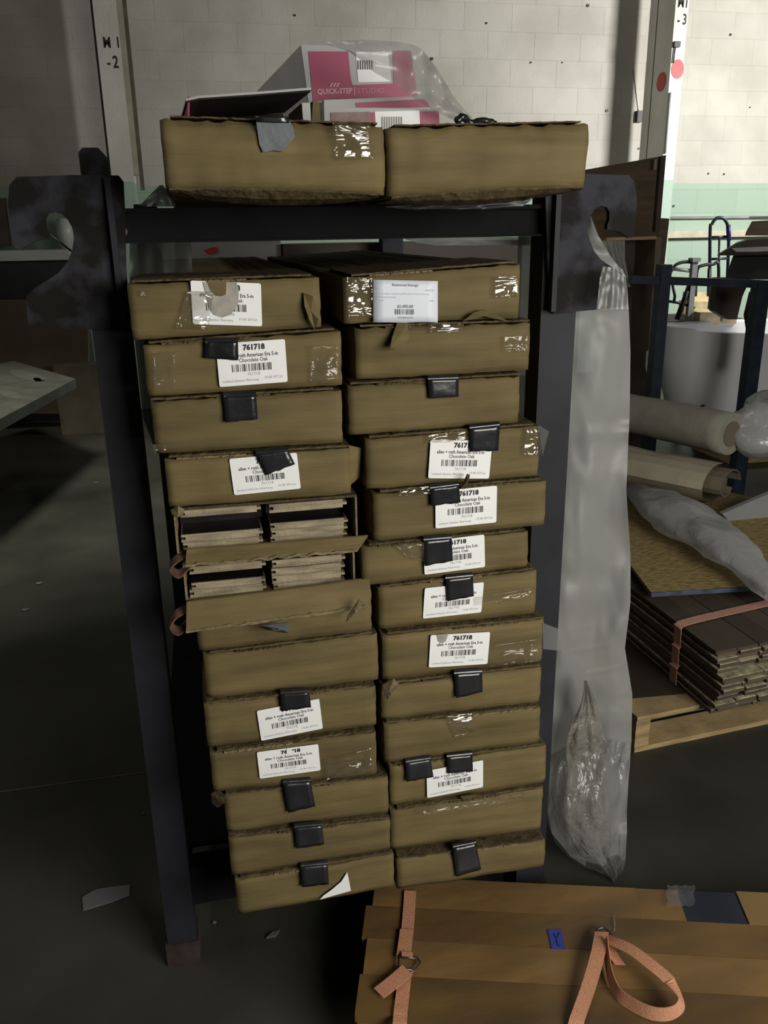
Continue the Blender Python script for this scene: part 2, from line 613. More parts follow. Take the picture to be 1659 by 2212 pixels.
stencil(cl, [('M', 231, 91, 24, 0), ('1', 255, 91, 24, 0), ('-', 235, 133, 26, 0), ('2', 250, 133, 27, 0)], 5.60)
stencil(cr_, [('M1', 1476, 4, 24, 0), ('-', 1466, 41, 24, 0), ('3', 1479, 41, 24, 0)], 5.60)
for (px, py, rx, rz, nm) in [(1461, 149, 13, 17, 0)]:
    c = PY(px + 3, py, 5.595)
    k = (5.6 + 1.18) / F_
    mb = MB().prism([(c.x + math.cos(a * math.pi / 12) * rx * k * 1.1, 5.596, c.z + math.sin(a * math.pi / 12) * rz * k * 1.1) for a in range(24)], (0, .003, 0))
    mb.build('red_dot', REDP, cr_)
cwx = cra - .002
c = PY(1432, 176, 5.7)
mb = MB().prism([(cwx + .0, 5.72 + math.cos(a * math.pi / 12) * .07, c.z + math.sin(a * math.pi / 12) * .07) for a in range(24)], (-.003, 0, 0))
mb.build('red_dot', REDP, cr_)
# side closing plate of the right column (its left face is seen as one dark plane)
MB().box(cra, cra + .008, 5.612, 6.0, 0, 4.9).build('side_plate', COLW2, cr_)
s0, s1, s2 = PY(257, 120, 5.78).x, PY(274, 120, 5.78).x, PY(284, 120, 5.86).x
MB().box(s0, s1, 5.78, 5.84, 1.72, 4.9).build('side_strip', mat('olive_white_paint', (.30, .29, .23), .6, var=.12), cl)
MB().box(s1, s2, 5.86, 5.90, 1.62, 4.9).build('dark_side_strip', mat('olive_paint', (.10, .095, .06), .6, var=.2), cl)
MB().box(ca - .03, ca - .004, 5.78, 5.82, 0, 4.9).build('dark_side_strip', mat('column_shade_tone', (.11, .11, .11), .6, var=.2), cl)  # dark strip put in for the contact shade left of the column
c = PY(1460, 96, 5.58)
MB().box(c.x - .02, c.x + .03, 5.56, 5.598, c.z - .02, c.z + .02).tube([(c.x, 5.585, c.z), (c.x - .005, 5.585, c.z - .13)], .006, 6).build('bracket', BLACKM, cr_)
c = PY(1434, 200, 5.59)
MB().tube([(crb - .1, 5.585, PY(1440, 200, 5.6).z), (crb - .1, 5.585, PY(1430, 332, 5.6).z)], .008, 6).build('conduit_drop', SLATE, cr_)
# hanging cord with a plug beside the column
a, b = PY(1369, 150, 6.19), PY(1380, 240, 6.19)
t = thing('hanging_cord', (b.x, 6.19, b.z - .05), 'pale cord with a black plug hanging on the wall left of the right column', 'cord')
MB().tube(bez([a, PY(1374, 190, 6.19), b], 6), .006, 6).build('cord', COLW, t)
MB().box(b.x - .03, b.x + .02, 6.15, 6.199, b.z - .09, b.z + .0).build('plug', BLACKM, t)


# ---------------------------------------------------------------- the steel rack
BY = -.0
PFY = .10
xl0, xl1 = PY(221.5, 900, PFY).x, PY(300.6, 900, PFY).x
xr0, xr1 = PY(1163, 800, PFY).x, PY(1237, 800, PFY).x
rack = thing('steel_rack', ((xl0 + xr1) / 2, .7, 0), 'dark blue-black steel stacking rack with hooked side plates holding the cartons', 'rack')
pz = PY(160, 379, PFY).z
DEP = .055
postl = MB().box(xl0, xl1, PFY, PFY + DEP, 0, pz)
postl.build('post', STEEL, rack)
postr = MB().box(xr0, xr1, PFY, PFY + DEP, 0, pz)
postr.build('post', STEEL, rack)
for X in (xl0, xr0):
    MB().box(X, X + .06, 1.30, 1.355, 0, pz).build('post', STEEL, rack)
# foot of the left post, rusty
MB().box(xl0 - .004, xl1 + .004, PFY - .004, PFY + DEP + .004, 0, .05).build('foot', mat('rusty_foot', (.035, .020, .016), .8, var=.3, scale=30), rack)
MB().box(xr0 - .004, xr1 + .004, PFY - .004, PFY + DEP + .004, 0, .05).build('foot', MATS['rusty_foot'], rack)
# stacking stubs on the posts
for X0, X1, nm in ((xl0, xl1, 0), (xr0, xr1, 0)):
    st = MB()
    z0, z1 = pz - .01, PY(205, 318, PFY).z
    a0, a1 = X0 + .010, X1 - .008
    pr = [(a0, z0), (a1, z0), (a1, z1 - .010), (a1 - .008, z1), (a0 + .006, z1), (a0, z1 - .006)]
    st.prism([(x, PFY + .006, z) for x, z in pr], (0, DEP - .012, 0))
    st.build('stacking_stub', STEELH, rack)
# hook plates
pl = [(20, 400), (36, 382), (155, 378), (256, 379), (266, 392), (270, 470), (272, 600), (272, 702), (262, 712), (70, 709), (61, 700), (56, 650), (58, 638), (75, 622), (105, 604), (128, 588), (146, 565),
      (156, 540), (160, 515), (156, 492), (147, 476), (134, 463), (118, 457), (103, 461), (97, 472), (98, 490), (104, 503), (106, 515), (92, 518), (72, 522), (45, 538), (32, 536), (24, 500), (17, 440)]
pts = [PY(x, y, PFY - .01) for x, y in pl]
XM = (xl0 + xr1) / 2
MB().prism([(p.x, PFY - .010, p.z) for p in pts], (0, .010, 0)).build('hook_plate', STEELH, rack)
MB().prism([(2 * XM - p.x, PFY - .010, p.z) for p in pts], (0, .010, 0)).build('hook_plate', STEELH, rack)
for X0 in (xl0 + .042, xr0 + .008):     # vertical rib on each plate
    MB().box(X0, X0 + .008, PFY - .022, PFY - .010, PY(200, 706, PFY).z, pz - .004).build('rib', STEEL, rack)
# top beam: channel between the posts
bz1 = PY(700, 446, PFY).z
bz0 = PY(600, 520, PFY).z
MB().box(xl1, xr0, PFY + .012, PFY + .018, bz0, bz1).build('beam_web', BEAM, rack)
MB().box(xl1, xr0, PFY + .0, PFY + .05, bz1 - .006, bz1).build('beam_flange', BEAM, rack)
MB().box(xl1, xr0, PFY + .0, PFY + .05, bz0, bz0 + .003).build('beam_flange', BEAM, rack)
MB().box(xl1, xr0, 1.30, 1.35, bz0, bz1).build('rear_beam', BEAM, rack)
for X0 in (xl0, xr0):
    MB().box(X0 + .01, X0 + .05, PFY + DEP, 1.30, bz0 + .005, bz1).build('side_rail', BEAM, rack)
    MB().box(X0 + .01, X0 + .05, PFY + DEP, 1.30, .12, .21).build('side_rail', BEAM, rack)
MB().tube([(xl1 + .006, PFY + .012, bz0 + .016), (xl1 + .006, PFY - .002, bz0 + .016)], .006, 8).build('bolt', METAL, rack)


# ---------------------------------------------------------------- cartons
LS = [((275, 605), (688, 590)), ((300, 738), (735, 707)), ((325, 860), (737, 835)), ((335, 985), (742, 960)), ((368, 1099), (757, 1069)),
      ((385, 1203), (775, 1171)), ((400, 1308), (790, 1267)), ((430, 1412), (802, 1366)), ((447, 1515), (818, 1476)), ((447, 1622), (812, 1573)),
      ((475, 1714), (832, 1675)), ((490, 1804), (840, 1763)), ((502, 1896), (846, 1838)), ((520, 1978), (850, 1920))]
LX = [(280, 692), (314, 738), (331, 740), (360, 757), (378, 773), (397, 768), (425, 803), (443, 818), (444, 813), (457, 813), (487, 840), (497, 843), (511, 851)]
RS = [((740, 592), (1122, 562)), ((762, 702), (1145, 690)), ((765, 825), (1145, 803)), ((780, 942), (1165, 912)), ((800, 1060), (1178, 1030)),
      ((807, 1172), (1165, 1138)), ((815, 1265), (1160, 1225)), ((822, 1365), (1172, 1330)), ((826, 1474), (1168, 1433)), ((826, 1558), (1165, 1521)),
      ((835, 1651), (1166, 1607)), ((844, 1747), (1172, 1697)), ((846, 1842), (1172, 1797)), ((856, 1930), (1176, 1880))]
RX = [(742, 1122), (769, 1146), (753, 1122), (791, 1165), (807, 1178), (782, 1140), (819, 1160), (826, 1173), (824, 1168), (830, 1166), (843, 1180), (845, 1172), (859, 1180)]


def carton_mesh(xl, xr, zbl, zbr, ztl, ztr, Y0, depth, seed, dent=.0022, nu=26, nv=7, lean=0., rag=.0022, round_=.0022):
    mb = MB()
    front = []
    for j in range(nv + 1):
        row = []
        v = j / nv
        for i in range(nu + 1):
            u = i / nu
            x = xl + (xr - xl) * u
            zb, zt = zbl + (zbr - zbl) * u, ztl + (ztr - ztl) * u
            zt += nz1(u * 14, seed, 3) * rag + nz1(u * 45, seed, 5) * rag * .8 - rag
            zb += nz1(u * 12, seed, 9) * rag * .5 + rag * .3
            z = zb + (zt - zb) * v
            x += nz1(v * 5, seed, 1) * .0015 * (1 if i in (0, nu) else .3)
            y = Y0 + nz1(u * 4, v * 1.6, seed) * dent * 1.6 + nz1(u * 13, v * 4, seed + 4) * dent * .5
            e = min(min(u, 1 - u) * (xr - xl), .009) / .009
            e2 = min(min(v, 1 - v) * (zt - zb), .006) / .006
            y += round_ * ((1 - e) ** 2 + (1 - e2) ** 2) + lean * (z - zb)
            row.append(Vector((x, y, z)))
        front.append(row)
    n = nu + 1
    vs = [p for r in front for p in r]
    fs = [(j * n + i, j * n + i + 1, (j + 1) * n + i + 1, (j + 1) * n + i) for j in range(nv) for i in range(nu)]
    mb.add(vs, fs, True)
    loop = [i for i in range(n)] + [j * n + nu for j in range(1, nv + 1)] + [nv * n + i for i in range(nu - 1, -1, -1)] + [j * n for j in range(nv - 1, 0, -1)]
    base = len(mb.v)
    for k in loop:
        p = mb.v[k]
        mb.v.append(Vector((p.x - .012, Y0 + depth, p.z)))
    L_ = len(loop)
    for a in range(L_):
        b = (a + 1) % L_
        mb.f.append((loop[a], base + a, base + b, loop[b]))
    mb.f.append(tuple(base + a for a in range(L_)))
    return mb


def flap_mesh(xl, xr, zl, zr, Y0, back, th, seed, rag=.003, n=48, out=.0):
    """thin top flap with a torn front edge"""
    mb = MB()
    a, b, c, d = [], [], [], []
    for i in range(n + 1):
        u = i / n
        x = xl + (xr - xl) * u
        z = zl + (zr - zl) * u
        y = Y0 - out + nz1(u * 16, seed, 2) * rag + nz1(u * 50, seed, 8) * rag * .7
        dz = nz1(u * 20, seed, 12) * .0008
        a.append((x, y, z + dz))
        b.append((x, y + .0006, z + th + dz + nz1(u * 60, seed, 5) * .0006))
        c.append((x, Y0 + back, z + th))
        d.append((x, Y0 + back, z))
    mb.grid([a, b, c, d, a])
    mb.sm.clear()
    return mb


LABELP = {}


def label_protos():
    # unit label: x 0..1, y 0..0.62
    H = .62
    pl_ = MB()
    pts = []
    r = .03
    for cx, cy, a0 in ((1 - r, r, -90), (1 - r, H - r, 0), (r, H - r, 90), (r, r, 180)):
        for k in range(5):
            a = math.radians(a0 + k * 22.5)
            pts.append((cx + r * math.cos(a), cy + r * math.sin(a), 0))
    pl_.prism(pts, (0, 0, .002))
    z = .004
    big = MB()
    text_into(big, '761718', .105, (.54, .505, z), .006)
    mid = MB()
    text_into(mid, 'allen + roth American Era 5-in', .078, (.5, .405, z), .0015, sx=.80)
    text_into(mid, 'Chocolate Oak', .078, (.52, .335, z), .0008, sx=.86)
    bc = MB()
    barcode(bc, .20, .79, .20, .305, 54, 5, z)
    sm = MB()
    text_into(sm, '761718', .062, (.51, .138, z))
    text_into(sm, 'Limited Lifetime Warranty', .052, (.05, .055, z), align='LEFT', sx=.95)
    text_into(sm, '19.00 SF/Ctn', .052, (.66, .075, z), align='LEFT')
    return pl_, big, mid, bc, sm


LP = None


def place_unit(objs, corners, front, parent, root):
    """corners TL TR BR BL px on plane Y(front fn) -> similarity frame"""
    TL, TR, BR, BL = [front(x, y) for x, y in corners]
    Uv = ((TR - TL) + (BR - BL)) / 2
    Vv = ((TL - BL) + (TR - BR)) / 2
    asp = Vv.length / Uv.length
    c = (TL + TR + BR + BL) / 4
    Nn = Uv.cross(Vv).normalized()
    if Nn.y > 0:
        Nn = -Nn
    sv = Vv / .62
    o = c - Uv / 2 - Vv / 2
    ny = Nn * Uv.length
    M = Matrix(((Uv.x, sv.x, ny.x, o.x), (Uv.y, sv.y, ny.y, o.y), (Uv.z, sv.z, ny.z, o.z), (0, 0, 0, 1)))
    return Matrix.Translation(-root) @ M


PROT = {}


def proto(key, mb, m):
    if key not in PROT:
        me = bpy.data.meshes.new(key)
        me.from_pydata([tuple(v) for v in mb.v], [], mb.f)
        me.materials.append(m)
        PROT[key] = me
    return PROT[key]


def inst(name, me, M, parent):
    o = bpy.data.objects.new(name, me)
    COL.objects.link(o)
    o.parent = parent
    o.matrix_basis = M
    return o


def set_local(o, M):
    # matrix_basis with shear is not kept by loc/rot/scale: bake into mesh
    me = o.data.copy()
    me.transform(M)
    o.data = me
    o.matrix_basis = Matrix.Identity(4)


def add_label(t, corners, front, hide=()):
    global LP
    if LP is None:
        LP = label_protos()
    root = root_loc(t)
    M = place_unit(None, corners, front, t, root)
    o = inst('label', proto('label', LP[0], PAPER), Matrix.Identity(4), t)
    set_local(o, M)
    for nm, i, mm in (('number', 1, INK), ('lettering', 2, INK), ('barcode', 3, INK), ('small_print', 4, INKG)):
        if i in hide:
            continue
        c = inst(nm, proto('lab_' + nm, LP[i], mm), Matrix.Identity(4), o)
        set_local(c, M)
    return o, M


def patch(t, name, px, front, m, th=.0006, out=.0012, n=6, wob=.0006, seed=0, parent=None, label=None):
    """tape or paper patch lying on a carton front: px = TL,TR,BR,BL or polygon"""
    mb = MB()
    if len(px) == 4:
        TL, TR, BR, BL = [front(x, y) for x, y in px]
        rows = []
        for j in range(n + 1):
            v = j / n
            row = []
            for i in range(n + 1):
                u = i / n
                p = (TL * (1 - u) + TR * u) * (1 - v) + (BL * (1 - u) + BR * u) * v
                if 0 < i < n and j == n:
                    p.z += nz1(u * 5, seed, 1) * .002
                p.y -= out + abs(nz1(u * 2.3 + seed + .37, v * 2.1 + .41, seed + .5)) * wob * 2
                row.append(p)
            rows.append(row)
        mb.grid(rows, (0, -th, 0))
        mb.sm = set(range(n * n * 2))
    else:
        mb.prism([front(x, y) + Vector((0, -out, 0)) for x, y in px], (0, -th, 0))
    o = mb.build(name, m, parent or t)
    if label:
        o['label'] = label
    return o


CZ = {}


def front_fn(Y0, lean_slope):
    def f(x, y):
        d = ray(x, y)
        # plane Y = Y0 (vertical)
        return CAM + d * ((Y0 - CAM.y) / d.y)
    return f


jr = random.Random(11)
base_of = {}
CART = {}
FR = {}
ordn = ['topmost', 'second', 'third', 'fourth', 'fifth', 'sixth', 'seventh', 'eighth', 'ninth', 'tenth', 'eleventh', 'twelfth', 'bottom']
descL = ['cardboard flooring carton with a half torn white label and glossy clear tape', 'cardboard flooring carton with number label and black tape left of it', 'plain cardboard flooring carton with one dark tape tab',
         'cardboard flooring carton, label partly under loose black tape, torn ear on right', 'open cardboard carton showing plank ends, upper of the two open ones', 'open cardboard carton showing plank ends, lower of the two open ones',
         'cardboard carton mostly hidden behind a hanging flap', 'plain cardboard flooring carton with ragged top and no tape', 'cardboard flooring carton with label tucked under black tape at its top',
         'cardboard flooring carton with uncovered label and shiny tape at right', 'plain cardboard carton with tilted square of black tape', 'plain cardboard carton with upright square of black tape', 'cardboard carton with black tape and a torn white label scrap']
descR = ['cardboard carton with a white price tag between strips of shiny tape', 'cardboard carton with a hanging torn flap and clear tape down its middle', 'plain cardboard carton with glossy black tape tab at its top',
         'cardboard carton with label and black tape over its right corner', 'cardboard carton with label and black tape over its left corner', 'cardboard carton with black tape hiding the left half of its label',
         'cardboard carton with ragged black tape over the middle of its label', 'cardboard carton with a full label and a grey scuff, no tape', 'plain cardboard carton with square black tape and torn left corner',
         'plain cardboard carton with a patch of clear glinting tape', 'cardboard carton with two black tape tabs and a label', 'plain cardboard carton with no label or black tape', 'cardboard carton standing ajar with long black tape tab']
for side, SS, XX, DD in (('left', LS, LX, descL), ('right', RS, RX, descR)):
    zs = []
    for (a, b) in SS:
        pa, pb = PL(*a), PL(*b)
        zs.append(((pa.x, pa.z), (pb.x, pb.z), (pa.y + pb.y) / 2))
    for i in range(13):
        (ta, tb, _), (ba, bb, _) = zs[i], zs[i + 1]
        ymid = (SS[i][0][1] + SS[i + 1][0][1]) / 2
        ymidr = (SS[i][1][1] + SS[i + 1][1][1]) / 2
        xl, xr = PL(XX[i][0], ymid).x, PL(XX[i][1], ymidr).x
        Y0 = PL(XX[i][0], ymid).y + jr.uniform(-.003, .003)

        def zat(A, B, x):
            return A[1] + (B[1] - A[1]) * (x - A[0]) / (B[0] - A[0])
        ztl, ztr, zbl, zbr = zat(ta, tb, xl), zat(ta, tb, xr), zat(ba, bb, xl), zat(ba, bb, xr)
        lab = DD[i] + ', ' + ordn[i] + ' of the ' + side + ' stack'
        words = lab.split()
        if len(words) > 16:
            lab = DD[i]
        t = thing('flooring_carton', ((xl + xr) / 2, Y0, (zbl + zbr) / 2), lab, 'carton', 'flooring cartons stacked in the rack')
        CART[side, i] = t
        FR[side, i] = front_fn(Y0, 0)
        FR[side, i, 'g'] = (xl, xr, zbl, zbr, ztl, ztr, Y0)
        g = .0012
        if side == 'left' and i in (4, 5):
            continue
        if side == 'right' and i == 12:
            ztl -= .012
            ztr -= .016
        carton_mesh(xl, xr, zbl + g, zbr + g, ztl - .0036, ztr - .0036, Y0, 1.15, i * 3 + (50 if side == 'left' else 0)).build('body', CARD, t)
        flap_mesh(xl + jr.uniform(0, .012), xr - jr.uniform(0, .012), ztl - .0032, ztr - .0032, Y0, .2, .0026, i + 31, rag=jr.uniform(.002, .004), out=jr.uniform(-.003, .002)).build('top_flap', CARDD, t)
        # loose inner ply of the corrugated board showing under the flap
        s0 = jr.uniform(.05, .5)
        s1 = min(.97, s0 + jr.uniform(.25, .5))
        flap_mesh(xl + (xr - xl) * s0, xl + (xr - xl) * s1, ztl + (ztr - ztl) * s0 - .006, ztl + (ztr - ztl) * s1 - .006, Y0 + .001, .02, .0022, i + 77, rag=.003, out=.002).build('torn_ply', CARDL if i % 3 == 0 else CARDD, t)


# open cartons with planks inside
def wood_end(mb, x0, x1, z0, z1, y0, L_=.6):
    tn = .006
    zc = (z0 + z1) / 2
    h = (z1 - z0)
    pr = [(x0, z0), (x1 - tn, z0), (x1 - tn, zc - h * .16), (x1, zc - h * .16), (x1, zc + h * .16), (x1 - tn, zc + h * .16), (x1 - tn, z1), (x0, z1), (x0, zc + h * .18), (x0 + tn, zc + h * .18), (x0 + tn, zc - h * .18), (x0, zc - h * .18)]
    mb.prism([(x, y0, z) for x, z in pr], (0, L_, 0))


def open_carton(side, i, cols):
    t = CART[side, i]
    xl, xr, zbl, zbr, ztl, ztr, Y0 = FR[side, i, 'g']
    zb, zt = (zbl + zbr) / 2, (ztl + ztr) / 2
    sl = (zbr - zbl) / (xr - xl)
    b = MB().box(xl, xr, Y0 + .01, Y0 + 1.1, zb + .001, zb + .004)
    b.build('bottom_panel', CARD, t)
    MB().box(xl, xr, Y0 + .004, Y0 + 1.1, zt - .0045, zt - .001).build('top_panel', CARDD, t)
    for X0 in (xl, xr - .003):
        MB().box(X0, X0 + .003, Y0 + .004, Y0 + 1.1, zb + .004, zt - .0045).build('side_panel', CARDL, t)
    mid = (xl + xr) / 2 - .002
    H0 = zt - zb - .012
    for (x0, x1, lay) in ((xl + .006, mid - .003, cols[0]), (mid + .003, xr - .012, cols[1])):
        z = zb + .0045
        for k, (h, kind, dy) in enumerate(lay):
            hh = h * H0
            mb = MB()
            if kind == 'w':
                wood_end(mb, x0 + jr.uniform(0, .004), x1 - jr.uniform(0, .004), z, z + hh - .0006, Y0 + .010 + dy)
                o = mb.build('plank', OAKRAW, t)
                # rough finished face along the top edge
                MB().box(x0 + .004, x1 - .006, Y0 + .012 + dy, Y0 + .3, z + hh - .0006, z + hh).build('finish', OAKDARK, o)
            else:
                mb.box(x0, x1, Y0 + .06, Y0 + .5, z, z + hh - .001)
                mb.build('plank', OAKDARK, t)
            z += hh
    return t


open_carton('left', 4, ([(.22, 'w', 0), (.20, 'w', 0), (.40, 'd', 0), (.18, 'w', .004)], [(.17, 'w', .002), (.17, 'w', 0), (.18, 'w', 0), (.26, 'd', 0), (.22, 'w', 0)]))
open_carton('left', 5, ([(.20, 'w', 0), (.18, 'w', 0), (.22, 'd', 0), (.20, 'w', 0), (.2, 'w', .004)], [(.16, 'w', 0), (.20, 'w', 0), (.20, 'w', 0), (.20, 'w', .002), (.10, 'd', 0), (.14, 'w', .01)]))


def hang_flap(side, i, top, bot, m, seed, name='hanging_flap', out_t=.004, out_b=.03):
    """front flap folded down: top = 2 px on carton plane, bot = 2 px further out"""
    t = CART[side, i]
    Y0 = FR[side, i, 'g'][6]
    a, b = PY(*top[0], Y0 - out_t), PY(*top[1], Y0 - out_t)
    c, d = PY(*bot[1], Y0 - out_b), PY(*bot[0], Y0 - out_b)
    rows = []
    for j in range(5):
        v = j / 4
        row = []
        for k in range(41):
            u = k / 40
            p = (a * (1 - u) + b * u) * (1 - v) + (d * (1 - u) + c * u) * v
            if j == 4:
                p.z += nz1(u * 18, seed, 3) * .003 + nz1(u * 60, seed, 3) * .0016
            p.y += nz1(u * 5, v * 2, seed) * .003
            row.append(p)
        rows.append(row)
    mb = MB().grid(rows, (0, .003, .001))
    o = mb.build(name, m, t)
    e = [p + Vector((0, -.0006, .0006)) for p in rows[-1]]
    f = [p + Vector((0, -.0002, .0045 + .002 * nz1(k * .4, seed, 7))) for k, p in enumerate(rows[-1])]
    MB().grid([e, f], (0, -.0008, 0)).build('torn_edge', CARDL, o)
    return o


hang_flap('left', 4, ((403, 1188), (795, 1158)), ((400, 1226), (772, 1192)), CARD, 3, out_b=.02)
hang_flap('left', 5, ((403, 1302), (800, 1250)), ((402, 1368), (800, 1313)), CARD, 5, out_b=.022)

# labels
hideN = {}
LABS = [('left', 0, [(411, 607), (564, 611), (566, 706), (417, 699)], ()), ('left', 1, [(466, 743), (615, 732), (622, 825), (474, 836)], ()),
        ('left', 3, [(494, 991), (642, 978), (649, 1055), (507, 1070)], ()), ('left', 8, [(554, 1536), (690, 1509), (697, 1574), (565, 1600)], ()),
        ('left', 9, [(554, 1625), (688, 1607), (692, 1664), (562, 1682)], ()), ('right', 3, [(931, 950), (1063, 952), (1057, 1034), (924, 1033)], ()),
        ('right', 4, [(940, 1060), (1074, 1050), (1072, 1127), (941, 1143)], ()), ('right', 5, [(914, 1168), (1046, 1157), (1048, 1222), (917, 1244)], ()),
        ('right', 6, [(917, 1270), (1046, 1258), (1039, 1322), (914, 1337)], ()), ('right', 7, [(930, 1372), (1059, 1365), (1053, 1434), (926, 1442)], ()),
        ('right', 10, [(921, 1666), (1044, 1641), (1043, 1701), (923, 1723)], ())]


def lfront(s, i, dy):
    f = FR[s, i]
    Y0 = FR[s, i, 'g'][6]
    return lambda x, y: PY(x, y, Y0 + dy)


for s, i, c, hd in LABS:
    add_label(CART[s, i], c, lfront(s, i, -.0035), hd)
# torn middle of the first label, scuffs on others
patch(CART['left', 0], 'torn_patch', [(438, 609), (511, 609), (516, 628), (515, 655), (500, 679), (480, 686), (462, 680), (452, 665), (446, 640)], lfront('left', 0, -.0045), STAIN, th=.0003, out=0)
patch(CART['left', 0], 'torn_patch', [(446, 607), (489, 607), (488, 636), (478, 640), (466, 639), (455, 628)], lfront('left', 0, -.0050), CARD, th=.0003, out=0)
patch(CART['right', 7], 'scuff', [(943, 1371), (969, 1369), (963, 1385), (955, 1390), (947, 1386)], lfront('right', 7, -.0045), STAIN, th=.0002, out=0)
patch(CART['left', 9], 'scuff', [(619, 1617), (630, 1617), (634, 1626), (627, 1631), (619, 1629)], lfront('left', 9, -.0045), PAPER, th=.0002, out=0)
patch(CART['left', 12], 'label_scrap', [(691, 1943), (699, 1934), (716, 1922), (737, 1904), (750, 1884), (754, 1902), (758, 1924)], lfront('left', 12, -.0045), PAPER, th=.0003, out=0)

# price tag
f = lfront('right', 0, -.0045)
t = CART['right', 0]
tagc = [(806, 604), (945, 607), (945, 696), (806, 696)]
tg = patch(t, 'price_tag', tagc, lfront('right', 0, -.0045), PAPERB, th=.0004, out=.001, wob=.0003)
M = place_unit(None, tagc, lfront('right', 0, -.0072), t, root_loc(t))
mb = MB()
text_into(mb, 'Restaurant Storage', .052, (.50, .535, 0), .001)
text_into(mb, '$1,495.00', .062, (.5, .215, 0), .001)
text_into(mb, '1037086400.00', .04, (.5, .055, 0))
mb2 = MB()
text_into(mb2, 'Sku:', .04, (.05, .48, 0), align='LEFT')
text_into(mb2, '10/21/20', .04, (.95, .465, 0), align='RIGHT')
text_into(mb2, '13 Cartons allen + roth flooring 494 sq ft lot 3/4 x 5 in Chocolate', .036, (.05, .41, 0), align='LEFT', sx=.86)
text_into(mb2, 'Solid Hardwood Oak', .036, (.05, .36, 0), align='LEFT')
text_into(mb2, 'Material:', .036, (.05, .31, 0), align='LEFT')
text_into(mb2, '10.00', .036, (.95, .31, 0), align='RIGHT')
mb3 = MB()
barcode(mb3, .34, .64, .115, .195, 26, 9, 0)
for nm, q, mm in (('lettering', mb, INKG), ('small_print', mb2, INKF), ('barcode', mb3, INKG)):
    o = inst(nm, proto('tag_' + nm, q, mm), Matrix.Identity(4), tg)
    set_local(o, M)

# black tape
for k, (s, i, px) in enumerate([('left', 1, [(443, 738), (514, 737), (515, 778), (441, 773)]), ('left', 2, [(482, 855), (553, 853), (557, 905), (487, 912)]),
                 ('left', 3, [(552, 980), (623, 973), (637, 1002), (574, 1026)]), ('left', 8, [(606, 1499), (668, 1495), (672, 1527), (607, 1535)]),
                 ('left', 10, [(611, 1692), (671, 1688), (681, 1741), (622, 1754)]), ('left', 11, [(636, 1789), (696, 1783), (700, 1823), (640, 1832)]),
                 ('left', 12, [(650, 1873), (708, 1868), (710, 1909), (652, 1915)]), ('right', 2, [(924, 819), (990, 817), (990, 857), (927, 860)]),
                 ('right', 3, [(1014, 925), (1079, 918), (1076, 973), (1014, 975)]), ('right', 4, [(929, 1055), (991, 1047), (994, 1085), (931, 1092)]),
                 ('right', 5, [(915, 1167), (975, 1162), (978, 1211), (918, 1222)]), ('right', 6, [(962, 1250), (1021, 1244), (1023, 1287), (966, 1298)]),
                 ('right', 8, [(981, 1456), (1041, 1452), (1042, 1494), (985, 1507)]), ('right', 10, [(876, 1648), (930, 1640), (936, 1677), (878, 1688)]),
                 ('right', 10, [(965, 1636), (1020, 1630), (1021, 1665), (966, 1670)]), ('right', 12, [(978, 1832), (1028, 1822), (1039, 1877), (985, 1893)])]):
    f = lfront(s, i, -.0055)
    tp = patch(CART[s, i], 'black_tape', px, f, TAPE, th=.0005, out=.0008, wob=.0007, seed=k + 2)
    # the end of the tape folded back over the top edge
    a, b = f(*px[0]), f(*px[1])
    bk = [p + Vector((0, .006, .0045)) for p in (a, b)]
    MB().grid([[a + Vector((0, -.0008, 0)), b + Vector((0, -.0008, 0))], [(a + bk[0]) / 2 + Vector((0, -.003, .0025)), (b + bk[1]) / 2 + Vector((0, -.003, .0025))], [bk[0], bk[1]]]).build('folded_end', TAPE, tp)

# clear tape with glints
for k, (s, i, px) in enumerate([('left', 0, [(404, 628), (462, 630), (450, 712), (376, 710)]), ('left', 0, [(302, 625), (330, 625), (330, 640), (302, 640)]),
                 ('left', 1, [(668, 745), (733, 742), (733, 822), (668, 826)]), ('left', 1, [(330, 760), (378, 758), (380, 840), (334, 842)]),
                 ('right', 0, [(746, 600), (806, 596), (806, 685), (750, 690)]), ('right', 0, [(1065, 598), (1120, 596), (1122, 642), (1063, 644)]),
                 ('right', 1, [(925, 702), (996, 697), (996, 716), (926, 720)]), ('right', 1, [(1085, 725), (1142, 722), (1142, 758), (1085, 762)]),
                 ('right', 3, [(920, 938), (1012, 930), (1012, 950), (920, 958)]), ('right', 3, [(1135, 925), (1163, 923), (1162, 985), (1128, 985)]),
                 ('right', 4, [(860, 1055), (929, 1048), (929, 1066), (858, 1072)]), ('right', 5, [(850, 1176), (915, 1170), (914, 1212), (880, 1204)]),
                 ('right', 6, [(1023, 1290), (1155, 1268), (1155, 1284), (1023, 1308)]), ('right', 9, [(960, 1545), (1022, 1540), (1030, 1580), (980, 1592)]),
                 ('right', 11, [(900, 1745), (1140, 1712), (1140, 1724), (900, 1758)]), ('left', 9, [(700, 1640), (808, 1612), (808, 1665), (702, 1684)]),
                 ('right', 7, [(1058, 1395), (1168, 1375), (1168, 1425), (1052, 1440)]), ('left', 2, [(330, 960), (360, 958), (362, 975), (332, 978)])]):
    patch(CART[s, i], 'clear_tape', px, lfront(s, i, -.0040), CTAPE if k in (0, 4, 5, 6, 8, 9, 10, 13, 15) else CTAPE2, th=.0003, out=.0006, wob=.0025, seed=k + 20, n=9)
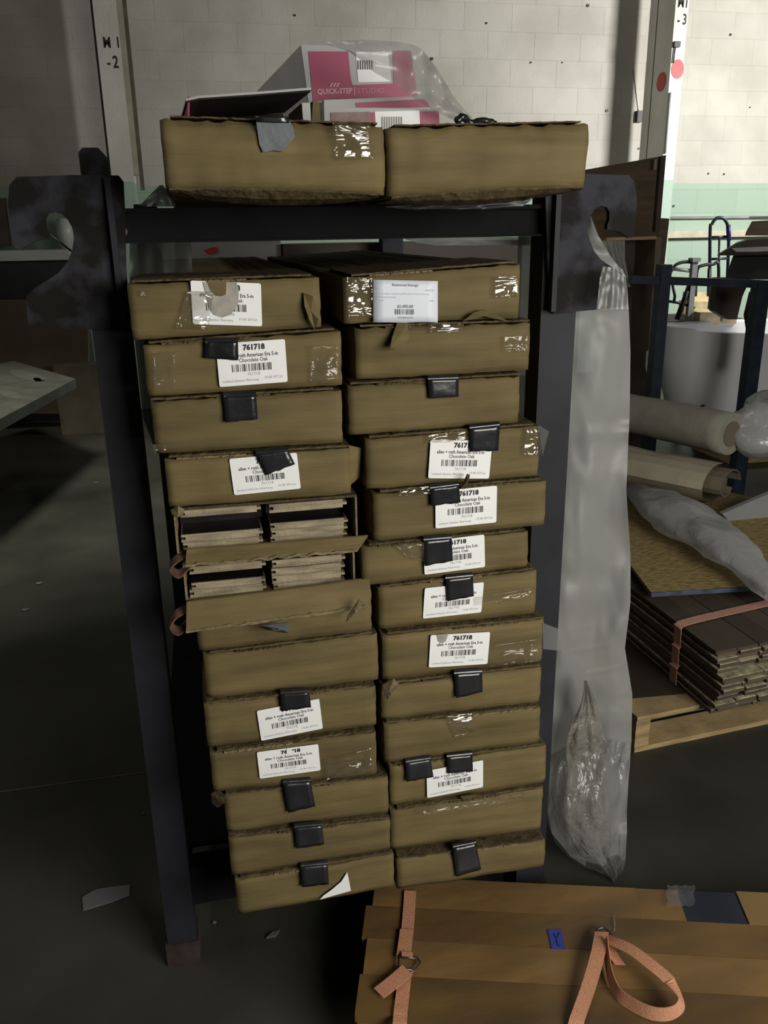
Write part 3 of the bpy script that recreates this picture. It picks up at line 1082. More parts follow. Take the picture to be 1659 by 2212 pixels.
# loose tape ends standing off the right side
for s, i, px, dy in (('right', 3, [(1163, 918), (1186, 932), (1172, 985), (1162, 985)], -.006), ('right', 7, [(1173, 1346), (1232, 1368), (1232, 1408), (1173, 1402)], .02)):
    MB().grid([[PY(*px[0], FR[s, i, 'g'][6] + .0), PY(*px[1], FR[s, i, 'g'][6] + dy)], [PY(*px[3], FR[s, i, 'g'][6]), PY(*px[2], FR[s, i, 'g'][6] + dy)]], (0, .0004, 0)).build('loose_clear_tape', FILMT, CART[s, i])


# torn ears and curls of board
def curl(s, i, px, dy, m=None, name='torn_flap'):
    Y0 = FR[s, i, 'g'][6]
    pts = [PY(x, y, Y0 + d) for (x, y), d in zip(px, dy)]
    n = len(px)
    c = sum(pts, Vector((0, 0, 0))) / n
    c.y -= .003
    th = Vector((0, .0025, 0))
    vs = pts + [c] + [p + th for p in pts] + [c + th]
    fs = [(k, (k + 1) % n, n) for k in range(n)] + [((k + 1) % n + n + 1, k + n + 1, 2 * n + 1) for k in range(n)] + [(k, k + n + 1, (k + 1) % n + n + 1, (k + 1) % n) for k in range(n)]
    MB().add(vs, fs).build(name, m or CARD, CART[s, i])


curl('left', 3, [(754, 962), (780, 968), (792, 975), (788, 1005), (778, 1030), (757, 1048)], [.004, .02, .035, .035, .03, .006])
curl('left', 0, [(655, 632), (676, 640), (688, 690), (680, 712), (668, 690), (658, 662)], [-.003, -.010, -.014, -.004, -.012, -.010])
curl('right', 1, [(858, 697), (880, 696), (884, 730), (868, 752), (842, 752), (848, 726)], [-.003, -.003, -.012, -.02, -.022, -.014], CARD, 'hanging_torn_flap')
curl('right', 8, [(826, 1480), (850, 1466), (862, 1478), (845, 1500), (836, 1512), (826, 1500)], [-.003, -.012, -.016, -.022, -.020, -.01], CARDL)
curl('left', 6, [(752, 1330), (776, 1296), (784, 1302), (772, 1322), (758, 1336), (748, 1344)], [-.028, -.034, -.036, -.034, -.03, -.027], CARDL)
curl('left', 6, [(566, 1352), (600, 1348), (622, 1345), (624, 1362), (606, 1366), (588, 1360)], [-.028, -.032, -.034, -.034, -.034, -.03], TAPEG, 'curled_tape')
curl('left', 6, [(558, 1353), (580, 1356), (612, 1362), (622, 1368), (604, 1366), (574, 1360)], [-.030, -.036, -.038, -.038, -.036, -.033], TAPE, 'curled_tape')
curl('right', 4, [(994, 1056), (1003, 1040), (1010, 1024), (1015, 1026), (1013, 1038), (1004, 1056)], [-.006, -.012, -.018, -.018, -.014, -.006], CARDD)
curl('right', 11, [(995, 1722), (1022, 1718), (1032, 1716), (1018, 1726), (1010, 1732), (1000, 1728)], [-.006] * 6, CARDD)
curl('right', 0, [(1000, 694), (1022, 676), (1048, 668), (1066, 676), (1098, 694), (1060, 688), (1042, 680), (1026, 684)], [-.006, -.014, -.016, -.015, -.006, -.008, -.012, -.01], CARD)
curl('left', 10, [(455, 1716), (470, 1706), (482, 1716), (486, 1735), (470, 1745), (458, 1736)], [.01, .004, -.002, .0, .012, .014], CARDD)
curl('left', 4, [(368, 1102), (385, 1094), (398, 1100), (396, 1112), (384, 1118), (372, 1112)], [.004, -.008, -.006, -.006, -.004, .0], CARDL)
for (x, y, r_, rr) in ((388, 1217, .014, .7), (388, 1340, .014, 1.)):
    c = PY(x, y, -.02)
    mb = MB()
    pts = bez([c + Vector((.016, .02, .010)), c + Vector((-.004, -.002, .012 * rr)), c + Vector((-.014, -.006, -.002)), c + Vector((-.002, -.008, -.014)), c + Vector((.016, .012, -.006))], 6)
    ribbon(mb, pts, (0, .022, .004), .002)
    mb.build('curled_flap', mat('reddish_torn_board', (.22, .11, .075), .8, var=.2, scale=30), CART['left', 4 if y < 1300 else 5])
# carton on the right whose lid gapes: inner panel seen in the gap
xl, xr, zbl, zbr, ztl, ztr, Y0 = FR['right', 12, 'g']
MB().box(xl + .004, xr - .004, Y0 + .022, Y0 + .2, ztl - .012, ztl - .0045).build('inner_flap', CARDD, CART['right', 12])

# rack base: rail and deck under the cartons
zb = min(FR['left', 12, 'g'][2], FR['right', 12, 'g'][3], FR['left', 12, 'g'][3], FR['right', 12, 'g'][2])
MB().box(xl1, xr0, PFY, PFY + .04, zb - .085, zb - .004).build('base_rail', BEAM, rack)
MB().box(xl0 + .004, xr1 - .004, PFY + DEP + .0, 1.30, zb - .004, zb + .0005).build('deck', BEAM, rack)


# ---------------------------------------------------------------- two cartons on top of the rack
TY = -.10
for k, (c4, lab) in enumerate([([(347, 250), (834, 266), (832, 423), (354, 412)], 'long carton on top of the rack with grey tape in a torn notch'),
                               ([(837, 270), (1274, 262), (1271, 407), (836, 430)], 'long plain carton on top of the rack with a chewed top edge')]):
    TL, TR, BR, BL = [PY(x, y, TY) for x, y in c4]
    t = thing('long_carton', ((TL.x + TR.x) / 2, TY, (BL.z + BR.z) / 2), lab, 'carton', 'long cartons on top of the rack')
    zb_ = bz1 + .001
    CART['top', k] = t
    FR['top', k] = None
    FR['top', k, 'g'] = (TL.x, TR.x, BL.z, BR.z, TL.z, TR.z, TY)
    mb = carton_mesh((TL.x + BL.x) / 2, (TR.x + BR.x) / 2, max(BL.z, zb_), max(BR.z, zb_), TL.z, TR.z, TY, 1.3, 90 + k, dent=.004, rag=.003, nu=34, round_=.006)
    mb.build('body', CARD, t)
    flap_mesh(TL.x + .01, TR.x - .01, TL.z - .001, TR.z - .001, TY + .004, .04, .002, 40 + k, rag=.004).build('top_flap', CARDD, t)
    # sagging bottom board, scraped open along its lower edge
    rows = []
    for j, (dy, dz) in enumerate(((.0, .003), (.012, -.006), (.05, -.012), (.12, -.010), (.17, .0))):
        rows.append([Vector((BL.x + .006 + (BR.x - BL.x - .012) * u / 24, TY + dy + nz1(u * .6, k, 4) * .003, max(BL.z, zb_) * (1 - u / 24) + max(BR.z, zb_) * (u / 24) + dz * math.sin(math.pi * (u + 2) / 28) + nz1(u * .8, j, k) * .0015)) for u in range(25)])
    MB().grid(rows, (0, .001, .002)).build('sagging_bottom', CARDD, t)
f0 = lambda x, y: PY(x, y, TY - .004)
t = CART['top', 0]
patch(t, 'grey_tape', [(553, 262), (626, 262), (634, 278), (636, 296), (612, 327), (590, 325), (568, 329), (560, 312)], f0, TAPEG, th=.001, out=.001)
patch(t, 'black_tape', [(551, 252), (622, 253), (625, 266), (553, 264)], f0, TAPE, th=.001, out=.0022, n=4)
patch(t, 'clear_tape', [(717, 267), (800, 268), (806, 345), (722, 345)], f0, CTAPE, th=.0003, out=.001, wob=.003, seed=4, n=9)
# black rag of tape on the right top carton
c = PY(1020, 262, TY + .02)
z0 = FR['top', 1, 'g'][4]
mb = MB()
pts = bez([(PY(985, 262, TY + .02).x, TY + .02, z0 + .006), (PY(1000, 255, TY + .02).x, TY + .02, z0 + .012), (c.x, TY + .025, z0 + .006), (PY(1045, 262, TY + .02).x, TY + .02, z0 + .008), (PY(1070, 265, TY + .02).x, TY + .02, z0 + .004)], 6)
mb.tube(pts, [.004 + .003 * abs(nz1(q * .7)) for q in range(len(pts))], 8)
o = mb.build('tape_rag', TAPE, None, origin=c)
tag(o, 'crumpled black tape lying on the right carton on top of the rack', 'tape')


# ---------------------------------------------------------------- pink and white cartons above
def dirh(px):                       # horizontal direction seen at this column on the horizon
    d = ray(px, 505)
    return Vector((d.x, d.y, 0)).normalized()


def face_box(name, c4, Y, dvec, m, t):
    f = [PY(x, y, Y) for x, y in c4]
    b = [p + dvec for p in f]
    MB().hexa([f[3], f[2], f[1], f[0], b[3], b[2], b[1], b[0]]).build(name, m, t)
    return f


def on_face(c4, Y, out=.001):
    f = [PY(x, y, Y - out) for x, y in c4]
    return lambda u, v: (f[3] * (1 - u) + f[2] * u) * (1 - v) + (f[0] * (1 - u) + f[1] * u) * v


PYY = .45
c4 = [(650, 97), (890, 100), (908, 262), (672, 262)]
t = thing('printed_carton', PY(780, 262, PYY), 'white and magenta printed carton standing highest above the rack, seen end on', 'carton', 'magenta printed cartons')
dv = dirh(150) * .42
dv.z = -.02
face_box('body', c4, PYY, dv, CWHITE, t)
ff = [PY(x, y, PYY) for x, y in c4]
# grey side of the carton
sd = MB().add([ff[0] + Vector((-.001, 0, -.001)), ff[3] + Vector((-.001, 0, 0)), ff[3] + dv + Vector((-.001, 0, 0)), ff[0] + dv + Vector((-.001, 0, -.001))], [(0, 1, 2, 3)])
sd.build('side_print', CGREY, t)


def pxpoly(t, name, pts, Y, m, out=.0012):
    MB().prism([PY(x, y, Y - out) for x, y in pts], (0, .0004, 0)).build(name, m, t)


pxpoly(t, 'printed_panel', [(666, 111), (752, 111), (758, 170), (762, 184), (850, 180), (848, 110), (888, 109), (903, 214), (676, 218)], PYY, MAG)
pxpoly(t, 'printed_sticker', [(768, 112), (838, 112), (846, 176), (774, 178)], PYY, PAPER, .0014)
mb = MB()
for k in range(7):
    x = 772 + k * 5
    mb.prism([PY(x, 130, PYY - .002), PY(x + 2.6, 131, PYY - .002), PY(x + 3.0, 150, PYY - .002), PY(x + .6, 150, PYY - .002)], (0, .0003, 0))
mb.build('barcode', INK, t)


def text_px(t, s, p0, p1, hpx, Y, m, name='lettering', bold=.0):
    """text with its baseline running from pixel p0 to p1"""
    a, b = PY(*p0, Y), PY(*p1, Y)
    me = text_mesh(s, 1, bold, 'LEFT')
    xs = [v.co.x for v in me.vertices]
    wd = max(xs)
    hh = (PY(p0[0], p0[1] - hpx, Y) - a).z / .70
    U = (b - a) / wd
    mb = MB()
    mb.add([a + U * v.co.x + Vector((0, 0, v.co.y * hh)) for v in me.vertices], [tuple(p.vertices) for p in me.polygons])
    return mb.build(name, m, t)


LPINK = mat('pale_pink_print', (.66, .38, .45), .5, var=.03)
text_px(t, 'QUICK-STEP', (686, 203), (761, 201), 11, PYY - .002, LPINK, bold=.02)
text_px(t, 'STUDIO', (771, 201), (829, 200), 10, PYY - .002, mat('dull_pink_print', (.50, .18, .27), .5, var=.03))
pxpoly(t, 'divider', [(765, 189), (766.5, 189), (767, 205), (765.5, 205)], PYY, LPINK, .002)
for k in range(3):
    pxpoly(t, 'logo_stroke', [(712 + k * 7, 188), (715 + k * 7, 188), (720 + k * 7, 179), (717 + k * 7, 179)], PYY, LPINK, .002)
# two flatter printed cartons in front of it
PY2 = .30
c4 = [(700, 232), (948, 236), (952, 300), (702, 300)]
t2 = thing('printed_carton', PY(820, 300, PY2), 'white and magenta printed carton just behind the top cartons, barcode sticker on its end', 'carton', 'magenta printed cartons')
face_box('body', c4, PY2, dirh(330) * .14, CWHITE, t2)
pxpoly(t2, 'printed_panel', [(714, 244), (948, 240), (950, 290), (716, 290)], PY2, MAG)
pxpoly(t2, 'faded_panel', [(714, 243), (800, 241), (800, 292), (716, 292)], PY2, mat('faded_print', (.22, .13, .12), .5, var=.2, scale=60), .0016)
pxpoly(t2, 'printed_sticker', [(810, 241), (906, 239), (908, 292), (812, 292)], PY2, PAPER, .0018)
mb = MB()
for k in range(9):
    x = 824 + k * 5.2
    mb.prism([PY(x, 252, PY2 - .0024), PY(x + 3.2, 252, PY2 - .0024), PY(x + 3.2, 290, PY2 - .0024), PY(x, 290, PY2 - .0024)], (0, .0003, 0))
mb.build('barcode', INKG, t2)
PY3 = .445
c4 = [(692, 214), (905, 207), (935, 226), (935, 262), (692, 262)]
PY3 = .36
t3 = thing('printed_carton', PY(820, 262, PY3), 'slim white and magenta printed carton squeezed between the two other printed ones', 'carton', 'magenta printed cartons')
MB().prism([PY(x, y, PY3) for x, y in [(700, 216), (905, 208), (930, 222), (930, 262), (700, 262)]], dirh(330) * .08).build('body', CWHITE, t3)
pxpoly(t3, 'printed_panel', [(768, 222), (915, 214), (925, 222), (930, 232), (770, 232)], PY3, MAG)
# dark hollow carton at left with its lid up
PY4 = .12
t4 = thing('open_printed_carton', PY(540, 262, PY4), 'open dark-sided carton with raised lid behind the left top carton', 'carton')
a = [PY(x, y, PY4) for x, y in ((405, 262), (405, 208), (668, 192), (680, 262))]
D_ = dirh(330) * .26
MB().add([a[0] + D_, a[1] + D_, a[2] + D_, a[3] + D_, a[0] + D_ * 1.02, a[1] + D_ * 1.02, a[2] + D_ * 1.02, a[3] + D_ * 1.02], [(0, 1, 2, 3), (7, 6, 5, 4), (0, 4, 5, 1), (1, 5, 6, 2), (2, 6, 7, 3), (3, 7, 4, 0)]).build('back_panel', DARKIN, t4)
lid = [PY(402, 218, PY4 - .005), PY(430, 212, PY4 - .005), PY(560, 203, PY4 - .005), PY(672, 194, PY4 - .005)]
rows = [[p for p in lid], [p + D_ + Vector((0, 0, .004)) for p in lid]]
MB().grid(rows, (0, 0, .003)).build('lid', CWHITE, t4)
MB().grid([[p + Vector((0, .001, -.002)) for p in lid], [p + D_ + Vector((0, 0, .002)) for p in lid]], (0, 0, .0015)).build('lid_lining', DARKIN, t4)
MB().hexa([a[0], a[0] + Vector((.003, 0, 0)), a[1] + Vector((.003, 0, 0)), a[1], a[0] + D_, a[0] + D_ + Vector((.003, 0, 0)), a[1] + D_ + Vector((.003, 0, 0)), a[1] + D_]).build('side_panel', MAG, t4)
c = [PY(x, y, PY4 + .02) for x, y in ((652, 222), (670, 222), (672, 262), (655, 262))]
MB().prism(c, D_ * .5).build('end_panel', CWHITE, t4)
c = [PY(x, y, PY4 + .035) for x, y in ((676, 218), (690, 220), (692, 262), (674, 262))]
MB().prism(c, D_ * .4).build('end_panel', CARD, t4)

# plastic wrap over the printed cartons
edgeT = [(690, 93), (780, 86), (890, 96), (930, 130), (960, 175), (985, 215), (1020, 255)]
edgeB = [(760, 110), (800, 150), (850, 180), (890, 210), (930, 235), (960, 250), (985, 262)]
rows = []
nU = 36
eT = bez([Vector((x, y, 0)) for x, y in edgeT], 6)
eB = bez([Vector((x, y, 0)) for x, y in edgeB], 6)
for j in range(7):
    v = j / 6
    rows.append([PY(p.x * (1 - v) + q.x * v, p.y * (1 - v) + q.y * v, .26 + .04 * math.sin(v * 7 + k * .3) * .3 + nz1(k * .25, v * 3, 2) * .02) for k, (p, q) in enumerate(zip(eT, eB))])
o = MB().grid(rows).build('plastic_wrap', FILMC, None, origin=PY(900, 200, .26))
tag(o, 'clear crumpled plastic wrap draped over the magenta cartons on top', 'plastic wrap')


# ---------------------------------------------------------------- films at the rack
def sheet(name, spec, m, label, cat, wav=.01, freq=3., seed=0, nx=14, ny_sub=6, group=None, fold=0.):
    """spec rows: (y_px, xl_px, xr_px, Y)"""
    rows = []
    pts = []
    for k in range(len(spec) - 1):
        for q in range(ny_sub):
            t_ = q / ny_sub
            pts.append([a * (1 - t_) + b * t_ for a, b in zip(spec[k], spec[k + 1])])
    pts.append(list(spec[-1]))
    for j, (yy, xl_, xr_, Y, *r) in enumerate(pts):
        row = []
        for i in range(nx + 1):
            u = i / nx
            sl = r[0] if r else 0
            yv = Y + wav * (math.sin(u * freq * 2 * math.pi + j * .12) * .5 + nz1(u * freq, j * .25, seed)) + fold * nz1(u * 9, j * .5, seed + 4)
            row.append(PY(xl_ + (xr_ - xl_) * u, yy + sl * u, yv))
        rows.append(row)
    o = MB().grid(rows).build(name, m, None, origin=rows[-1][nx // 2])
    if label:
        tag(o, label, cat, group)
    return o


sheet('plastic_sheet', [(455, 1258, 1272, .19, 0), (500, 1120, 1292, .19, 8), (540, 1118, 1318, .19, 12), (590, 1118, 1352, .19, 6), (665, 1118, 1358, .19, 0), (760, 1118, 1362, .19, 0), (900, 1118, 1360, .19, 0), (960, 1150, 1357, .19, 0), (1060, 1160, 1353, .185, 0), (1200, 1160, 1362, .185, 0),
                        (1300, 1160, 1362, .18, 0), (1400, 1160, 1350, .175, 0), (1500, 1160, 1366, .17, 0), (1600, 1175, 1364, .17, 0), (1680, 1186, 1358, .17, 0), (1750, 1183, 1354, .17, 0), (1800, 1192, 1354, .17, 0), (1850, 1232, 1351, .17, 0), (1880, 1278, 1346, .17, 0), (1904, 1320, 1337, .17, 0)],
      FILM, 'long milky plastic sheet hanging behind the right post of the rack', 'plastic sheet', wav=.013, freq=1.6, seed=3, nx=26, fold=.004)
sheet('plastic_sheet', [(512, 860, 1146, .20, 0), (524, 900, 1146, .20, 0), (530, 940, 1146, .20, 0)], FILM, 'thin white plastic strip seen under the top beam at its right end', 'plastic sheet', wav=.002)
sheet('plastic_flap', [(575, 1302, 1345, .055, 6), (600, 1296, 1352, .055, 0), (630, 1293, 1356, .055, 0), (668, 1288, 1358, .055, 0)], FILMC, 'see-through plastic fold in front of the right hook plate', 'plastic sheet', wav=.002)
# bulging bag at the foot of the sheet
prof = [(1600, 1250, 1363), (1630, 1205, 1362), (1660, 1189, 1361), (1700, 1184, 1356), (1750, 1181, 1354), (1790, 1186, 1355), (1820, 1200, 1353), (1850, 1230, 1352), (1875, 1272, 1349), (1893, 1305, 1342), (1906, 1322, 1336)]
rows = []
for j, (yy, a, b) in enumerate(prof):
    row = []
    for i in range(33):
        u = i / 32
        th_ = math.pi * u
        row.append(PY(a + (b - a) * (1 - math.cos(th_)) / 2, yy + (4 * math.sin(u * 9 + j)), .155 - .085 * math.sin(th_) * min(1, .08 + j * .22) * (1 if j < 8 else .5) + nz1(u * 6, j * .8, 3) * .02 + nz1(u * 16, j * 1.3, 6) * .014 - abs(nz1(u * 9, j * .9, 12)) * .02))
    rows.append(row)
o = MB().grid(rows).build('plastic_bag', film_mat('bag_film', (.46, .46, .46), .38, .22, .9, 24, (1, 1, .8), .035), None, origin=rows[-1][16])
tag(o, 'crumpled clear plastic bulging out at the foot of the hanging sheet', 'plastic bag')
# crumpled inner sheet within it
rows = []
for j in range(20):
    yy = 1470 + j * 20
    a, b = 1262 - min(j, 8) * 5 + 5 * math.sin(j * .8) + max(0, j - 15) * 14, 1268 + min(j, 8) * 6 + 5 * math.sin(j * .5)
    rows.append([PY(a + (b - a) * i / 20, yy, .118 + nz1(i * .28, j * .45, 9) * .012 + nz1(i * .6, j * .9, 5) * .006) for i in range(21)])
o = MB().grid(rows).build('crumpled_liner', film_mat('dusty_film', (.33, .32, .28), .75, .4, .9, 30, (1, 1, 1), .04), None, origin=rows[-1][10])
tag(o, 'dusty crumpled plastic liner showing at the foot of the hanging sheet', 'plastic liner')
sheet('plastic_sheet', [(518, 280, 412, .30, 0), (600, 280, 416, .28, 0), (720, 290, 360, .26, 0), (900, 308, 352, .25, 0), (960, 330, 352, .24, 0)], FILMG, 'grey plastic film hanging between the left post and the left stack', 'plastic sheet', wav=.006)
sheet('plastic_scrap', [(400, 345, 352, .10, 0), (420, 325, 366, .10, 0), (446, 300, 382, .10, 0)], FILMG, 'grey plastic scrap poking up beside the left top carton', 'plastic scrap', wav=.004)
sheet('plastic_scrap', [(438, 930, 1150, -.02, -8), (447, 830, 1130, -.02, -2), (452, 880, 1060, -.02, 0)], FILMG, 'grey plastic film peeping out under the right top carton', 'plastic scrap', wav=.003)
# white carton end seen in the gap under the beam
t = thing('white_box', (PY(500, 640, 1.46).x, 1.5, 1.0), 'white box with a red mark glimpsed under the top beam', 'box')
wb = [PY(408, 522, 1.46), PY(606, 522, 1.46)]
MB().box(wb[0].x, wb[1].x, 1.46, 1.9, 1.0, wb[0].z).build('body', CWHITE, t)
pxpoly(t, 'red_mark', [(440, 541), (462, 533), (472, 536), (470, 546), (450, 550)], 1.46, REDP, .002)
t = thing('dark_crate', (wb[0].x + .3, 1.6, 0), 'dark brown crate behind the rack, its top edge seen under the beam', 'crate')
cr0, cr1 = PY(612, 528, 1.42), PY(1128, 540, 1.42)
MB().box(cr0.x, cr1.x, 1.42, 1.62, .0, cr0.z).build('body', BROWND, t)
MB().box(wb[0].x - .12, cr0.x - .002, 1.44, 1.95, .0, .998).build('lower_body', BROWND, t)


# ---------------------------------------------------------------- strapped planks in front
FZ = .10
q0, q1, q2 = PZ(808, 1891, FZ), PZ(1700, 1933, FZ), PZ(783, 2190, FZ)
ux = (q1 - q0).normalized()
uy = Vector((ux.y, -ux.x, 0))
if uy.y > 0:
    uy = -uy
o0 = q0 + Vector((0, 0, -FZ))
bundle = thing('plank_bundle', o0 + ux * .5 + uy * .15, 'low bundle of long brown planks strapped with orange webbing at the rack foot', 'plank bundle')


def bx(mb, a0, a1, b0, b1, z0, z1):
    c = [o0 + ux * a + uy * b + Vector((0, 0, z)) for a, b, z in ((a0, b0, z0), (a1, b0, z0), (a1, b0, z1), (a0, b0, z1), (a0, b1, z0), (a1, b1, z0), (a1, b1, z1), (a0, b1, z1))]
    return mb.hexa(c)


BW = (q2 - q0).length
pw = BW / 4 + .0065
rj = random.Random(5)
Ltot = 1.35
for layer in range(5):
    z0 = layer * .020
    nrow = 4
    for r in range(nrow):
        b0 = r * pw + (0 if layer % 2 == 0 else -.0)
        if layer >= 3:
            b0 = r * BW / 4
            pwid = BW / 4 - .0008
        else:
            pwid = pw - .0012
        e = rj.uniform(-.006, .006)
        if layer == 4:
            e = (.004, -.008, .002, -.003)[r]
        segs = [(e, Ltot)]
        if layer == 4:
            segs = [(e, Ltot)]
            if r == 0:
                segs = [(e, .50)]
        for s0, s1 in segs:
            mb = MB()
            bx(mb, s0, s1, b0 + .0004, b0 + pwid, z0 + .0004, z0 + .0196)
            mb.build('plank', PLANK, bundle)
# the back strip: torn wrap ends, blue sheet, bare cardboard sheet
mb = MB()
bx(mb, .58, .74, .0, BW / 4 - .001, .080, .0985)
mb.build('blue_sheet', mat('dull_blue_sheet', (.030, .037, .065), .7, var=.2), bundle)
mb = MB()
bx(mb, .69, Ltot, -.002, BW / 4, .0986, .1012)
mb.build('cardboard_sheet', mat('tan_sheet', (.34, .215, .085), .7, var=.1), bundle)
mb = MB()
bx(mb, .50, .58, .0, BW / 4 - .001, .080, .0985)
mb.build('plank', PLANK, bundle)
mb = MB()
bx(mb, .0, .56, .012, .085, .0996, .1004)
bt = PZ(1490, 1945, FZ + .004)
rows = []
for j in range(6):
    rows.append([PZ(1440 + i * 10 + 3 * math.sin(j * 2.), 1912 + j * 9 + (2 if i % 2 else -1), FZ + .004 + abs(nz1(i * .9, j * .9, 3)) * .012) for i in range(7)])
MB().grid(rows).build('torn_wrap', FILMT, bundle)
# blue tape mark
p4 = [PZ(x, y, FZ + .0006) for x, y in ((1183, 2008), (1212, 2008), (1221, 2051), (1192, 2050))]
bt = MB().prism(p4, (0, 0, .0008)).build('blue_tape', mat('blue_masking_tape', (.045, .065, .36), .6, var=.1), bundle)
mb = MB()
for (a, b) in (((1196, 2016), (1202, 2030)), ((1208, 2014), (1202, 2030)), ((1202, 2030), (1205, 2042)), ((1205, 2042), (1214, 2044))):
    mb.tube([PZ(*a, FZ + .0018), PZ(*b, FZ + .0018)], .0008, 5)
mb.build('pen_marks', mat('blue_ink', (.012, .015, .09), .6), bt)


def strap(px, wdt, zs, n=10, th=.0016):
    pts = [PZ(x, y, z) for (x, y), z in zip(px, zs)]
    return bez(pts, n)


hz = Vector((ux.x, ux.y, 0))
# left strap running front to back, with a buckle
mb = MB()
pth = strap([(886, 1925), (884, 1960), (880, 2010), (874, 2050), (869, 2070)], .026, [FZ + .003] * 5)
ribbon(mb, pth, hz * .0225)
ls = mb.build('strap', WEB, bundle)
mb = MB()
pth = strap([(879, 2008), (875, 2040), (871, 2068)], .026, [FZ + .006] * 3)
ribbon(mb, pth, hz * .0245)
mb.build('strap_fold', WEB, ls)
mb = MB()
pts = [PZ(x, y, z) for (x, y), z in zip([(876, 2096), (872, 2130), (868, 2165), (865, 2192), (863, 2230), (862, 2290)], [FZ + .003, FZ + .003, FZ + .003, FZ + .003, FZ - .006, .03])]
ribbon(mb, bez(pts, 6), hz * .0225)
mb.build('strap', WEB, bundle)
mb = MB()
pth = strap([(880, 2094), (862, 2110), (838, 2130), (818, 2145)], .024, [FZ + .010, FZ + .012, FZ + .012, FZ + .007])
ribbon(mb, pth, (hz * .7 + uy * .7) * -.026)
mb.build('strap_tail', WEB, bundle)
bk = [PZ(x, y, FZ + .006) for x, y in ((862, 2062), (900, 2068), (908, 2078), (896, 2096), (884, 2104), (860, 2092))]
MB().tube(bk + [bk[0]], .0018, 8).tube([PZ(860, 2066, FZ + .008), PZ(898, 2070, FZ + .008)], .0022, 8).tube([PZ(858, 2090, FZ + .008), PZ(892, 2096, FZ + .008)], .0022, 8).build('buckle', METAL, bundle)
MB().prism([PZ(x, y, FZ + .009) for x, y in ((868, 2058), (892, 2060), (892, 2068), (868, 2066))], (0, 0, .003)).build('strap_bend', WEB, bundle)
# right strap with loop
mb = MB()
pts = [PZ(x, y, z) for (x, y), z in zip([(1300, 2014), (1294, 2050), (1284, 2090), (1272, 2130), (1258, 2170), (1244, 2212), (1236, 2260)], [FZ + .016, FZ + .022, FZ + .02, FZ + .016, FZ + .012, FZ + .006, FZ - .01])]
ribbon(mb, bez(pts, 6), hz * .0245)
mb.build('strap', WEB, bundle)
loop_px = [(1309, 2026), (1330, 2035), (1365, 2052), (1405, 2082), (1440, 2112), (1464, 2145), (1472, 2168), (1458, 2186), (1430, 2192), (1398, 2186), (1362, 2168), (1334, 2146), (1318, 2110), (1311, 2070), (1307, 2030)]
loop_z = [.020, .028, .034, .036, .034, .030, .026, .020, .016, .014, .012, .012, .014, .016, .020]
pts = [PZ(x, y, FZ + z) for (x, y), z in zip(loop_px, loop_z)]
L1 = bez(pts, 6)
wv = []
nL = len(L1)
for i in range(nL):
    tt = i / (nL - 1)
    tg = (L1[min(i + 1, nL - 1)] - L1[max(i - 1, 0)]).normalized()
    side_ = tg.cross(Vector((0, 0, 1))).normalized()
    upv = Vector((0, 0, 1))
    k = (1 if tt < .3 else max(.25, 1 - (tt - .3) * 4)) if tt < .6 else .25
    wv.append((side_ * k + upv * (1 - k * k) ** .5).normalized() * .023)
mb = MB()
ribbon(mb, L1, wv)
mb.build('strap_loop', WEB, bundle)
mb = MB()
pth = [PZ(x, y, z) for (x, y), z in zip([(1314, 2040), (1326, 2065), (1340, 2085)], [FZ + .014, FZ + .010, FZ + .006])]
ribbon(mb, bez(pth, 5), hz * .018)
mb.build('strap_tail', WEB, bundle)
bk = [PZ(x, y, FZ + .012) for x, y in ((1288, 2020), (1290, 2008), (1304, 2004), (1316, 2012), (1324, 2026))]
MB().tube(bez(bk, 4), .0022, 8).build('buckle', METAL, bundle)
# soft tears in the wrap
for (a, b) in (((1325, 1975), (1327, 2012)),):
    p = [PZ(a[0], a[1], FZ + .002), PZ((a[0] + b[0]) / 2 + 2, (a[1] + b[1]) / 2, FZ + .004), PZ(b[0], b[1], FZ + .002)]
    MB().tube(p, [.0006, .0016, .0008], 6).build('wrap_wrinkle', FILMT, bundle)


# ---------------------------------------------------------------- right background
# pallet
t = thing('pallet', (1.5, .9, 0), 'low raw wooden pallet under the strapped old flooring planks', 'pallet')
pA = PZ(1370, 1626, 0)
pB = PZ(1700, 1555, 0)
pu = (pB - pA).normalized()
pv = Vector((-pu.y, pu.x, 0))


def pbx(mb, a0, a1, b0, b1, z0, z1):
    c = [pA + pu * a + pv * b + Vector((0, 0, z)) for a, b, z in ((a0, b0, z0), (a1, b0, z0), (a1, b0, z1), (a0, b0, z1), (a0, b1, z0), (a1, b1, z0), (a1, b1, z1), (a0, b1, z1))]
    return mb.hexa(c)


pbx(MB(), 0, 1.1, 0, .09, 0, .014).build('bottom_board', PALW, t)
pbx(MB(), 0, 1.1, 0, .09, .092, .106).build('deck_board', PALW, t)
for k in range(1, 9):
    if k in (1, 2, 3):
        pbx(MB(), 0.0, 1.1, k * .13, k * .13 + .09, .092, .106).build('deck_board', PALW, t)
    elif k < 8:
        pbx(MB(), 0, 1.1, k * .13, k * .13 + .09, .092, .106).build('deck_board', PALW, t)
for a0 in (0, .50, 1.02):
    for b0 in (0, .5, .95):
        pbx(MB(), a0, a0 + .042, b0 + .002, b0 + .11, .014, .092).build('block', PALW, t)
pbx(MB(), .045, 1.0, .10, .115, .014, .092).build('stringer', mat('grey_old_wood', (.12, .105, .07), .8, var=.3, scale=12), t)
o = MB().add([pA + pu * .08 + pv * .095 + Vector((0, 0, .03)), pA + pu * .12 + pv * .095 + Vector((0, 0, .03)), pA + pu * .115 + pv * .095 + Vector((0, 0, .045)), pA + pu * .085 + pv * .095 + Vector((0, 0, .045))], [(0, 1, 2, 3)])
o.build('white_patch', PAPER, t)

